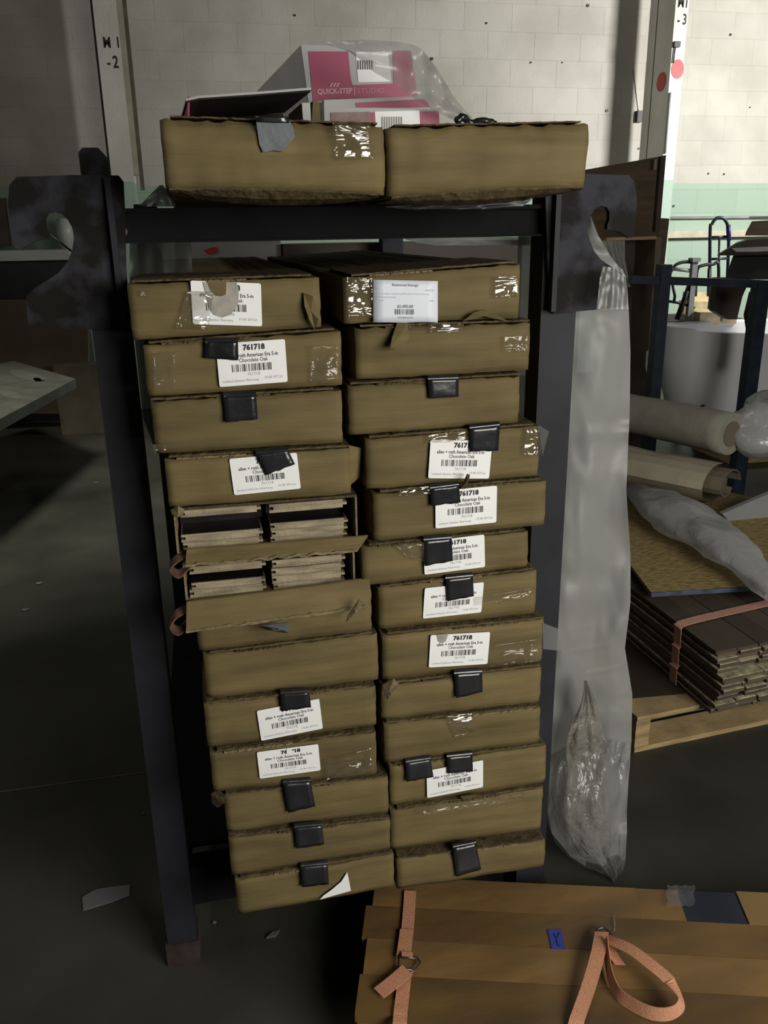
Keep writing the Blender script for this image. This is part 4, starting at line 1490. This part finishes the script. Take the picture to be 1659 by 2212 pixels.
# stack of strapped reclaimed planks
TZ = .108
k0 = PZ(1537, 1545, TZ)
k1 = PZ(1664, 1515, TZ)
kb = PZ(1362, 1392, TZ)
eu = (k1 - k0).normalized()
ev = (kb - k0).normalized()
RWm = .066
NL = 15
TH = .0113
stackz = TZ
for bi, (bun, lab) in enumerate([(0, 'lowest strapped bundle of old flooring planks resting on the pallet'), (1, 'middle strapped bundle of old flooring planks in the pile of three'), (2, 'uppermost strapped bundle of old flooring planks under the flake board')]):
    base = k0 + Vector((0, 0, bi * 5 * TH + bi * .003))
    sh = (0, -.02, .01)[bi]
    t = thing('strapped_planks', base + eu * .15, lab, 'plank bundle', 'strapped bundles of old flooring')
    for lay in range(5):
        for r in range(6):
            off = rj.uniform(-.012, .012) + sh
            a0 = r * RWm + (rj.uniform(0, .006)) + (.02 if lay % 2 else 0) * .4
            z0 = base.z + lay * TH
            L_ = 1.05 if r > 0 else 1.05
            c = []
            s_ = base.copy()
            s_.z = 0
            for (a, b, z) in ((a0, off, z0), (a0 + RWm - .001, off, z0), (a0 + RWm - .001, off, z0 + TH - .0026), (a0, off, z0 + TH - .0026), (a0, L_, z0), (a0 + RWm - .001, L_, z0), (a0 + RWm - .001, L_, z0 + TH - .0026), (a0, L_, z0 + TH - .0026)):
                c.append(s_ + eu * a + ev * b + Vector((0, 0, z)))
            o = MB().hexa(c).build('plank', WEATH, t)
            if (lay, r, bi) in ((1, 1, 2), (3, 2, 1), (4, 4, 0)):
                o.data.materials[0] = OAKRAW
            if bi == 2 and lay == 4:
                continue
            # pale tongue line below the face
            c = []
            for (a, b, z) in ((a0 + .001, off + .0005, z0 + TH - .0026), (a0 + RWm - .002, off + .0005, z0 + TH - .0026), (a0 + RWm - .002, off + .0005, z0 + TH - .0005), (a0 + .001, off + .0005, z0 + TH - .0005), (a0 - .003, L_, z0 + TH - .0026), (a0 + RWm - .002, L_, z0 + TH - .0026), (a0 + RWm - .002, L_, z0 + TH - .0005), (a0 - .003, L_, z0 + TH - .0005)):
                c.append(s_ + eu * a + ev * b + Vector((0, 0, z)))
            MB().hexa(c).build('tongue', WEATHE, o)
    # strap round the bundle
    s_ = base.copy()
    s_.z = 0
    sb = .17
    z1 = base.z + 5 * TH + .002
    path = [s_ + eu * (6 * RWm) + ev * (sb + .03) + Vector((0, 0, z1)), s_ + eu * .05 + ev * (sb + .01) + Vector((0, 0, z1)), s_ + eu * (-.006) + ev * sb + Vector((0, 0, z1 - .004)), s_ + eu * (-.008) + ev * sb + Vector((0, 0, base.z + .05)), s_ + eu * (-.006) + ev * sb + Vector((0, 0, base.z + .002))]
    mb = MB()
    ribbon(mb, bez(path, 5), ev * .032, .0014)
    mb.build('strap', WEBP, t)
topz = TZ + 15 * TH + .012
# flake board on top, blue painted edge
b4 = [PZ(x, y, topz + .022) for x, y in ((1300, 1140), (1407, 1280), (1672, 1264), (1700, 1090), (1420, 1030))]
t = thing('flake_board', b4[1], 'flake board with blue painted edge lying on the strapped plank bundles', 'board')
MB().prism(b4, (0, 0, -.011)).build('board', OSB, t)
e0, e1 = b4[1], b4[2]
MB().prism([e0 + Vector((0, -.001, 0)), e1 + Vector((0, -.001, 0)), e1 + Vector((0, -.001, -.014)), e0 + Vector((0, -.001, -.014))], (0, .003, 0)).build('painted_edge', BLUEP, t)
# dark sheet rising at the far right of the bundle
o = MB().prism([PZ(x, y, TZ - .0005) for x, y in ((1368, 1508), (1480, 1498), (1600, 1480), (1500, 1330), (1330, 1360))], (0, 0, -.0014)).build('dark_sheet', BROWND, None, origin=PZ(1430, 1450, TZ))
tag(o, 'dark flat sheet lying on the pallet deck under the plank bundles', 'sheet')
# rolls
BZ = topz + .024
t = thing('kraft_roll', PZ(1450, 1080, BZ), 'flattened roll of brown underlay with cream face, tied with an orange strap', 'roll')
ra = PZ(1300, 1000, BZ + .07)
rb = PZ(1545, 1048, BZ + .07)
ax = (rb - ra).normalized()
nrm = Vector((-ax.y, ax.x, 0))
L_ = (rb - ra).length
mb = MB()
rows = []
for i in range(17):
    u = i / 16
    row = []
    for k in range(17):
        a = 2 * math.pi * k / 16
        ry, rz = .11, .070
        row.append(ra + ax * (L_ * u) + nrm * (.0 + math.cos(a) * ry * (1 + .06 * nz1(u * 4, k * .4))) + Vector((0, 0, math.sin(a) * rz * (1 + .1 * nz1(u * 3, k * .3, 4)) + .004)))
    rows.append(row)
mb.grid(rows)
mb.build('body', KRAFT, t)
rows2 = []
for i in range(17):
    row = []
    for k in range(3, 9):
        p = rows[i][k] + (rows[i][k] - (ra + ax * (L_ * i / 16))) * .05 + Vector((0, 0, .003))
        row.append(p)
    rows2.append(row)
MB().grid(rows2, (0, 0, .002)).build('cream_face', CREAM, t)
# curled end
mb = MB()
cpt = [rb + nrm * (math.cos(a) * (.105 - .012 * a)) + Vector((0, 0, .006 + math.sin(a) * (.066 - .007 * a))) for a in [k * .45 for k in range(14)]]
ribbon(mb, cpt, ax * .10, .004)
mb.build('curled_end', KRAFT, t)
mb = MB()
u0 = .30
ci = rows[int(16 * u0)]
ribbon(mb, [p + (p - (ra + ax * L_ * u0)) * .08 for p in ci[2:14]], ax * .016, .002)
mb.build('strap', WEBP, t)

t = thing('carpet_roll', PZ(1460, 960, BZ + .06), 'fuzzy grey carpet roll lying behind the brown underlay roll', 'roll')
CZ_ = BZ + .145 + .08
ra2 = PZ(1320, 884, CZ_)
rb2 = PZ(1580, 938, CZ_)
pts = [ra2 * (1 - k / 10) + rb2 * (k / 10) + Vector((0, 0, .004 * nz1(k * .9))) for k in range(11)]
MB().tube(pts, .082, 24).build('roll', CARPET, t)
MB().tube([rb2, rb2 + (rb2 - ra2).normalized() * .004], .05, 16).build('roll_core', KRAFT, t)


# bags
def blob_sheet(name, cl_, rads, m, label, seed, nz_=.02, sq=.7):
    mb = MB()
    path = bez(cl_, 6)
    n = len(path)
    rr = [rads[0]] * n
    K = len(rads) - 1
    for i in range(n):
        t_ = i / (n - 1) * K
        a = int(min(t_, K - 1))
        rr[i] = rads[a] * (1 - (t_ - a)) + rads[a + 1] * (t_ - a)
    rows = []
    for i, p in enumerate(path):
        tg = (path[min(i + 1, n - 1)] - path[max(i - 1, 0)]).normalized()
        a_ = Vector((0, 0, 1)) - tg * tg.z
        a_.normalize()
        b_ = tg.cross(a_)
        row = []
        for k in range(25):
            an = 2 * math.pi * (k % 24) / 24
            r = rr[i] * (1 + .35 * nz1(math.cos(an) * 1.2 + seed, math.sin(an) * 1.2, i * .25) + nz_ * 6 * nz1(math.cos(an) * 4, math.sin(an) * 4, i * .7 + seed))
            row.append(p + a_ * math.cos(an) * r * sq + b_ * math.sin(an) * r)
        rows.append(row)
    mb.grid(rows)
    o = mb.build(name, m, None, origin=path[n // 2])
    tag(o, label, 'plastic bag')
    return o


blob_sheet('plastic_sleeve', [PZ(1362, 1046, BZ + .03), PZ(1412, 1078, BZ + .05), PZ(1480, 1120, BZ + .055), PZ(1555, 1175, BZ + .05), PZ(1620, 1225, BZ + .04), PZ(1690, 1290, BZ + .03)], [.015, .085, .115, .09, .06, .045], FILMB,
           'long milky plastic sleeve lying across the flake board', 2, .02, .42)
blob_sheet('plastic_bag', [PZ(1585, 925, CZ_ - .01), PZ(1620, 925, CZ_), PZ(1670, 915, CZ_ + .02), PZ(1730, 930, CZ_)], [.07, .13, .15, .15], FILMB, 'white crumpled plastic bag at the end of the carpet roll', 5, .03, .8)
# white-grey rigid sheet right below bag
t = MB().prism([PY(x, y, 1.30) for x, y in ((1560, 1110), (1700, 1050), (1700, 1200), (1640, 1190))], (0, .02, 0)).build('plastic_board', mat('grey_plastic', (.28, .28, .30), .4, var=.06), None, origin=PY(1640, 1150, 1.30))
tag(t, 'grey plastic panel leaning at the right edge above the flake board', 'panel')

# bathtub
tc_ = PY(1433, 716, 3.15)
cxT, cyT, zT = tc_.x + .78, 3.15, tc_.z
t = thing('bathtub', (cxT, cyT, .12), 'white freestanding oval bathtub behind the dark steel frame', 'bathtub')
rows = []
prf = [(1.0, 0), (.995, -.01), (.97, -.16), (.93, -.32), (.86, -.5), (.78, -.62), (.70, -.64)]
n = 48


def ell(k, dz, sx=.79, sy=.39, lift=.0):
    return [Vector((cxT + math.cos(2 * math.pi * i / n) * sx * k, cyT + math.sin(2 * math.pi * i / n) * sy * k, zT + dz + .03 * abs(math.cos(2 * math.pi * i / n)) ** 3 * (1 if dz > -.1 else .0))) for i in range(n + 1)]


mb = MB().grid([ell(k, dz) for k, dz in prf])
mb.add([Vector((cxT, cyT, zT - .64))] + ell(.70, -.64), [(0, i + 1, i + 2) for i in range(n)])
mb.build('outer_shell', WHITEP, t)
mb = MB().grid([ell(1.0, 0), ell(.99, .006), ell(.965, .004), ell(.95, -.01), ell(.90, -.2), ell(.80, -.42), ell(.6, -.48)])
mb.add([Vector((cxT, cyT, zT - .48))] + ell(.6, -.48), [(0, i + 1, i + 2) for i in range(n)])
mb.build('basin', WHITEP, t)
c = PY(1518, 876, 2.81)
MB().tube([c, c + Vector((0, -.02, -.03))], .016, 8).build('drain_stub', BLACKM, t)
t = thing('timber_block', (cxT, cyT, 0), 'timber support under the bathtub', 'block')
MB().box(cxT - .4, cxT + .4, cyT - .2, cyT + .2, 0, zT - .645).build('beam', PALW, t)

# steel frame in front of the tub
FYc = 2.45
t = thing('steel_cart', (PY(1500, 900, FYc).x, FYc, 0), 'dark blue-black steel frame with top rail and uprights around the bathtub', 'frame')
a, b = PY(1366, 604, FYc), PY(1730, 617, FYc)
MB().hexa([Vector((a.x, FYc, a.z - .018)), Vector((b.x, FYc, b.z - .018)), Vector((b.x, FYc, b.z + .018)), Vector((a.x, FYc, a.z + .018)),
           Vector((a.x, FYc + .04, a.z - .018)), Vector((b.x, FYc + .04, b.z - .018)), Vector((b.x, FYc + .04, b.z + .018)), Vector((a.x, FYc + .04, a.z + .018))]).build('top_rail', BLUEM, t)
for (x0, x1, ty) in ((1422, 1444, 572), (1632, 1659, 612)):
    A, B = PY(x0, 640, FYc), PY(x1, 640, FYc)
    MB().box(A.x, B.x, FYc - .01, FYc + .045, .0, PY(x0, ty, FYc).z).build('upright', BLUEM, t)
A = PY(1365, 605, FYc)
for k in range(2):
    MB().box(PY((1422, 1634)[k], 640, FYc).x, PY((1436, 1650)[k], 640, FYc).x, FYc + .9, FYc + .94, 0, a.z).build('upright', BLUEM, t)
sheet('grey_strap', [(630, 1618, 1640, 2.62, 0), (680, 1606, 1622, 2.62, 0), (720, 1612, 1626, 2.62, 0), (800, 1604, 1618, 2.62, 0)], mat('grey_web', (.20, .19, .18), .7), 'pale curved strap hanging beside the right upright of the steel frame', 'strap', wav=.01)

# bookcase of brown boards behind the right hook plate
KY = 2.75
t = thing('brown_bookcase', (PY(1380, 850, KY).x, KY, 0), 'tall brown wooden bookcase standing behind the right side of the rack', 'bookcase')
tl, tr, br = PY(1262, 366, KY + .5), PY(1438, 336, KY), PY(1424, 512, KY)
MB().prism([PY(1240, 371, KY + .30), PY(1437, 336, KY), PY(1424, 512, KY), PY(1240, 516, KY + .30)], (.0, .02, 0)).build('upper_panel', BROWNB, t)
MB().prism([PY(1428, 338, KY - .004), PY(1439, 335, KY - .004), PY(1425, 500, KY - .004), PY(1415, 500, KY - .004)], (0, .05, 0)).build('edge_strip', BROWND, t)
pxpoly(t, 'pale_scuff', [(1414, 344), (1420, 343), (1418, 366), (1412, 368)], KY, mat('pale_scuff', (.2, .17, .13), .7), .004)
MB().prism([PY(1310, 513, KY - .01), PY(1418, 510, KY - .01), PY(1418, 517, KY - .01), PY(1310, 520, KY - .01)], (0, .28, 0)).build('shelf', PALW, t)
MB().prism([PY(1310, 520, KY + .2), PY(1412, 518, KY + .2), PY(1396, 860, KY + .2), PY(1310, 860, KY + .2)], (0, .01, 0)).build('back_panel', BROWND, t)
MB().prism([PY(1417, 512, KY), PY(1430, 512, KY), PY(1402, 880, KY), PY(1392, 880, KY)], (0, .25, 0)).build('side_panel', WEATH, t)
MB().prism([PY(1425, 471, KY + .06), PY(1446, 472, KY + .06), PY(1432, 600, KY + .06), PY(1418, 600, KY + .06)], (0, .06, 0)).build('edge_strip', BROWNB, t)
MB().box(PY(1330, 860, KY + .05).x, PY(1390, 860, KY + .05).x, KY + .03, KY + .22, 0, PY(1400, 872, KY).z + .03).build('plinth', BROWND, t)
c = PY(1395, 558, KY + .19)
MB().tube([c + Vector((math.cos(a) * .016, 0, math.sin(a) * .022)) for a in [k * .6 - 4.1 for k in range(8)]], .005, 6).build('ring_handle', CWHITE, t)
pxpoly(t, 'kraft_strip', [(1376, 620), (1404, 620), (1392, 870), (1372, 870)], KY + .19, KRAFT, .01)
sheet('bubble_wrap', [(520, 1300, 1350, 2.72, 0), (560, 1318, 1350, 2.72, 0), (620, 1330, 1362, 2.72, 0)], FILM, 'grey bubble wrap tucked on the bookcase below its shelf', 'bubble wrap', wav=.02)
sheet('plastic_scrap', [(758, 1396, 1404, 2.70, 0), (790, 1394, 1406, 2.70, 0), (820, 1400, 1404, 2.70, 0)], FILM, 'small white plastic scrap between bookcase and steel frame', 'plastic scrap', wav=.005)

# hand truck
HY = 3.68
t = thing('hand_truck', (PY(1553, 700, HY).x, HY, 0), 'dark blue arched hand truck standing against the green wall', 'hand truck')
arch = [PY(1533, 640, HY), PY(1534, 500, HY), PY(1538, 484, HY), PY(1546, 473, HY), PY(1555, 470, HY), PY(1564, 473, HY), PY(1571, 484, HY), PY(1574, 500, HY), PY(1573, 560, HY), PY(1568, 660, HY)]
MB().tube(bez(arch, 5), .010, 8).build('handle_frame', BLUEM, t)
for yy in (513, 560):
    MB().tube([PY(1534, yy, HY), PY(1572, yy - 2, HY)], .008, 8).build('cross_bar', BLUEM, t)
MB().tube([PY(1554, 513, HY), PY(1552, 640, HY)], .007, 8).build('centre_bar', BLUEM, t)
MB().tube([PY(1573, 486, HY - .012), PY(1575, 520, HY - .012)], .014, 8).build('grip', mat('blue_grip', (.03, .035, .22), .5), t)
zg = PY(1533, 640, HY)
MB().box(zg.x, PY(1568, 640, HY).x, HY - .01, HY + .01, 0, zg.z).build('lower_frame', BLUEM, t)

# tubular chairs
for k, (pts_, lab) in enumerate([([(1440, 640), (1444, 600), (1458, 574), (1478, 566), (1500, 567)], 'black tubular chair arm frame left of the grey post'), ([(1502, 640), (1506, 584), (1520, 573), (1540, 571), (1552, 572), (1551, 640)], 'black tubular chair frame right of the grey post')]):
    Y = 3.62
    t = thing('chair_frame', Vector((PY(1480 + k * 50, 700, Y).x, Y, 0)), lab, 'chair')
    MB().tube(bez([PY(x, y, Y) for x, y in pts_], 5), .010, 8).build('arm_frame', BLACKM, t)
    if k == 0:
        MB().tube([PY(1450, 580, Y), PY(1498, 586, Y)], .011, 8).build('seat_rail', SLATE, t)
        MB().tube([PY(1492, 610, Y), PY(1462, 690, Y)], .016, 8).build('leg', BLACKM, t)
        MB().tube([PY(1452, 610, Y), PY(1458, 640, Y), PY(1455, 655, Y)], .009, 8).build('leg', BLACKM, t)
        MB().tube([PY(1440, 650, Y), PY(1470, 655, Y), PY(1500, 665, Y)], .008, 8).build('stretcher', BLACKM, t)
    else:
        MB().tube([PY(1532, 580, Y), PY(1530, 640, Y)], .010, 8).build('leg', BLACKM, t)
t = thing('grey_post', Vector((PY(1500, 700, 3.60).x, 3.35, 0)), 'slim grey post standing between the tubular chairs', 'post')
A, B = PY(1494, 600, 3.60), PY(1505, 600, 3.60)
MB().box(A.x, B.x, 3.60, 3.63, 0, PY(1500, 560, 3.60).z).build('shaft', SLATE, t)
MB().box(A.x - .01, B.x + .01, 3.59, 3.64, PY(1500, 566, 3.60).z, PY(1500, 559, 3.60).z + .005).build('cap', SLATE, t)
# lumber pile
t0 = None
for k, (x0, x1, y, Y, r_) in enumerate([(1486, 1548, 646, 3.9, .04), (1478, 1545, 664, 3.8, .036), (1496, 1536, 679, 3.6, .03), (1512, 1556, 688, 3.5, .034), (1562, 1592, 688, 3.5, .03), (1480, 1560, 690, 3.75, .03)]):
    A, B = PY(x0, y, Y), PY(x1, y + 1, Y)
    o = MB().hexa([A + Vector((0, 0, -r_)), B + Vector((0, 0, -r_)), B + Vector((0, 0, r_)), A + Vector((0, 0, r_)), A + Vector((.02, .1, -r_)), B + Vector((.02, .1, -r_)), B + Vector((.02, .1, r_)), A + Vector((.02, .1, r_))]).build('lumber', PINE, None, origin=(A + B) / 2)
    tag(o, ('top left pale board of the lumber pile above the bathtub', 'long pale board second from top in the lumber pile', 'short pale board in the middle of the lumber pile', 'rounded front pale board lying lowest in the lumber pile', 'separate pale board right of the lumber pile, by the dark table leg', 'pale board at the back bottom of the lumber pile')[k], 'lumber', 'pale lumber pieces above the bathtub')
t = thing('lumber_table', (PY(1530, 700, 3.7).x, 3.7, 0), 'dark low table carrying the pale lumber behind the bathtub', 'table')
A, B = PY(1445, 699, 3.6), PY(1640, 705, 3.6)
MB().box(A.x, B.x, 3.75, 4.2, A.z - .04, A.z - .005).build('table_top', BROWND, t)
for X_ in (A.x + .03, B.x - .07):
    MB().box(X_, X_ + .04, 3.8, 3.84, 0, A.z - .04).build('leg', BROWND, t)
    MB().box(X_, X_ + .04, 3.96, 4.0, 0, A.z - .04).build('leg', BROWND, t)
# dark table with boards and white edge at the right border
TYY = 2.9
t = thing('dark_table', (PY(1620, 700, TYY).x, TYY + .3, 0), 'dark brown table piled with boards at the right edge', 'table')
MB().prism([PY(x, y, TYY) for x, y in ((1548, 552), (1590, 526), (1610, 520), (1760, 512), (1760, 548), (1590, 552))], dirh(1620) * .5).build('table_top', BROWND, t)
MB().prism([PY(x, y, TYY + .02) for x, y in ((1582, 556), (1760, 552), (1760, 604), (1566, 604))], dirh(1620) * .5).build('apron', BLACKM, t)
MB().prism([PY(x, y, TYY + .05) for x, y in ((1550, 600), (1622, 600), (1604, 640), (1592, 690), (1572, 690), (1543, 672))], (0, .05, 0)).build('leg_panel', BROWND, t)
o = MB().prism([PY(x, y, TYY - .01) for x, y in ((1580, 536), (1700, 531), (1700, 541), (1630, 544), (1590, 544))], dirh(1640) * .02).build('white_sheet', CWHITE, None, origin=PY(1640, 540, TYY))
tag(o, 'thin white sheet with bright edge lying on the dark table', 'sheet')
o = MB().prism([PY(x, y, TYY + .1) for x, y in ((1624, 478), (1700, 474), (1700, 509), (1609, 509), (1612, 500))], dirh(1640) * .3).build('brown_box', BROWNB, None, origin=PY(1650, 530, TYY + .1))
tag(o, 'brown box standing on the dark table at the right edge', 'box')
o = MB().prism([PY(x, y, TYY + .1) for x, y in ((1618, 468), (1700, 466), (1700, 474), (1618, 474))], dirh(1640) * .3).build('board', SLATE, None, origin=PY(1650, 470, TYY + .1))
tag(o, 'pale board lying across the brown box at the right edge', 'board')

# ---------------------------------------------------------------- left background
LY = 5.3
t = thing('worktop_unit', (PY(40, 700, LY).x, LY + .3, 0), 'pale worktop on a black unit seen through the left hook plate', 'worktop')
A, B = PY(-120, 545, LY), PY(150, 546, LY)
zt_ = A.z
MB().box(A.x, B.x, LY, LY + .6, PY(60, 563, LY).z, zt_ + .002).build('worktop', WHITEW, t)
MB().box(A.x, B.x + .02, LY + .03, LY + .48, .5, PY(60, 563, LY).z).build('cabinet', BLACKM, t)
MB().box(A.x, B.x + .02, LY + .03, LY + .48, 0, .498).build('cabinet_base', BLACKM, t)
t = thing('leaning_panel', (PY(10, 560, LY + .3).x, LY + .3, zt_), 'dark brown panel with pale edge standing on the left worktop', 'panel')
MB().prism([PY(x, y, LY + .45) for x, y in ((-60, 425), (12, 428), (28, 532), (-60, 532))], (0, .02, 0)).build('panel', BROWND, t)
MB().prism([PY(x, y, LY + .445) for x, y in ((12, 428), (17, 430), (33, 530), (26, 532))], (0, .03, 0)).build('pale_edge', GREYC, t)
t = thing('grey_cylinder', (PY(140, 480, LY + .4).x, LY + .4, zt_), 'pale grey rounded piece on the worktop seen through the left plate opening', 'ornament')
c = PY(140, 500, LY + .4)
MB().tube([(c.x, c.y, zt_ + .002), (c.x, c.y, c.z), (c.x, c.y, c.z + .09)], [.05, .06, .045], 18).build('body', WHITEW, t)
o = MB().tube([PY(80, 484, PFY + .03), PY(155, 543, PFY + .04)], .0012, 6).build('wire', METAL, None, origin=PY(155, 543, PFY))
tag(o, 'thin pale wire crossing the opening of the left hook plate', 'wire')
# brown cardboard sheets under the worktop
t = MB().prism([PY(x, y, 5.0) for x, y in ((-150, 648), (70, 650), (172, 655), (190, 705), (192, 895), (-150, 890))], (0, .1, 0)).build('brown_sheet', mat('dull_cardboard', (.085, .066, .038), .8, var=.15, scale=5), None, origin=PY(50, 850, 5.0))
tag(t, 'dull brown cardboard sheet standing behind the white moulded top at left', 'sheet')
t = MB().box(PY(122, 850, 4.8).x, PY(232, 850, 4.8).x, 4.8, 4.97, 0, PY(160, 790, 4.8).z).build('small_box', mat('dull_cardboard2', (.075, .062, .04), .8, var=.15), None, origin=PY(170, 860, 4.8))
tag(t, 'small brown box on the floor right of the white moulded top', 'box')
# white moulded top with oval basins, resting on a block
QZ = PY(163, 816, 3.8).z
t = thing('moulded_top', PZ(60, 840, QZ), 'dusty white moulded top with oval recesses lying at the left edge', 'vanity top')
outl = [PZ(x, y, QZ) for x, y in ((-70, 790), (40, 782), (163, 816), (160, 845), (0, 918), (-70, 950))]
outl = [PZ(x, y, QZ) for x, y in ((-90, 800), (30, 780), (163, 818), (0, 905), (-90, 950))]
MB().prism(outl, (0, 0, -.05)).build('slab', MARB, t)


def oval(px, py, rx, ry, m, nm, up=.0006):
    mb = MB()
    mb.prism([PZ(px + rx * math.cos(a * math.pi / 12), py + ry * math.sin(a * math.pi / 12) + rx * .22 * math.cos(a * math.pi / 12), QZ + up) for a in range(24)], (0, 0, .0008))
    mb.build(nm, m, t)


oval(60, 812, 40, 9, mat('pale_recess', (.42, .43, .36), .4, var=.1), 'oval_basin')
oval(22, 852, 24, 8, MATS['pale_recess'], 'oval_basin')
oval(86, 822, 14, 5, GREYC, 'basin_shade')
o = MB().box(PZ(-80, 850, QZ).x - .12, PZ(-80, 850, QZ).x + .06, PZ(-80, 850, QZ).y - .1, PZ(-80, 850, QZ).y + .1, 0, QZ - .051).build('support_box', BLACKM, None, origin=(PZ(60, 840, QZ).x, PZ(60, 840, QZ).y, 0))
tag(o, 'dark box carrying the white moulded top', 'box')
# scraps on the floor
p = [PZ(x, y, .001) for x, y in ((178, 1940), (205, 1924), (225, 1920), (281, 1913), (280, 1935), (240, 1950), (180, 1968))]
o = MB().prism(p, (0, 0, .003)).build('paper_scrap', mat('grey_paper', (.16, .16, .165), .7, var=.1), None, origin=PZ(230, 1940, 0))
tag(o, 'torn grey paper scrap on the dark floor left of the rack foot', 'paper')
o = MB().prism([PZ(x, y, .001) for x, y in ((575, 2028), (588, 2016), (604, 2012), (596, 2024))], (0, 0, .004)).build('wood_chip', mat('grey_chip', (.09, .09, .08), .7), None, origin=PZ(590, 2020, 0))
tag(o, 'small grey chip on the floor below the bottom left carton', 'chip')
for k, (x, y) in enumerate([(85, 1260), (55, 1317), (207, 1042), (310, 1757), (353, 1938), (463, 1993)]):
    c = PZ(x, y, .002)
    r_ = .014 if k < 3 else .004
    o = MB().prism([c + Vector((r_ * math.cos(a), r_ * .6 * math.sin(a) * (1 + .4 * math.sin(3 * a)), 0)) for a in [q * math.pi / 4 for q in range(8)]], (0, 0, .002)).build('floor_crumb', mat('pale_crumb', (.16, .15, .12), .8), None, origin=c)
    tag(o, ('pale crumb on the floor far left, the farther of the close pair', 'pale crumb on the floor far left, the nearer of the close pair', 'pale crumb on the floor just left of the left post, farthest away', 'tiny speck on the floor touching the left post at mid height of the picture', 'tiny speck on the floor just left of the lower left post', 'tiny speck on the floor right of the left post foot')[k], 'crumb', 'crumbs on the floor left of the rack')
# control joint in the slab
a, b = PZ(-50, 1718, .0004), PZ(420, 1655, .0004)
o = MB().prism([a, b, b + Vector((0, .004, 0)), a + Vector((0, .004, 0))], (0, 0, .0006)).build('trim_1', mat('joint_filler', (.10, .10, .09), .8))
o['kind'] = 'structure'
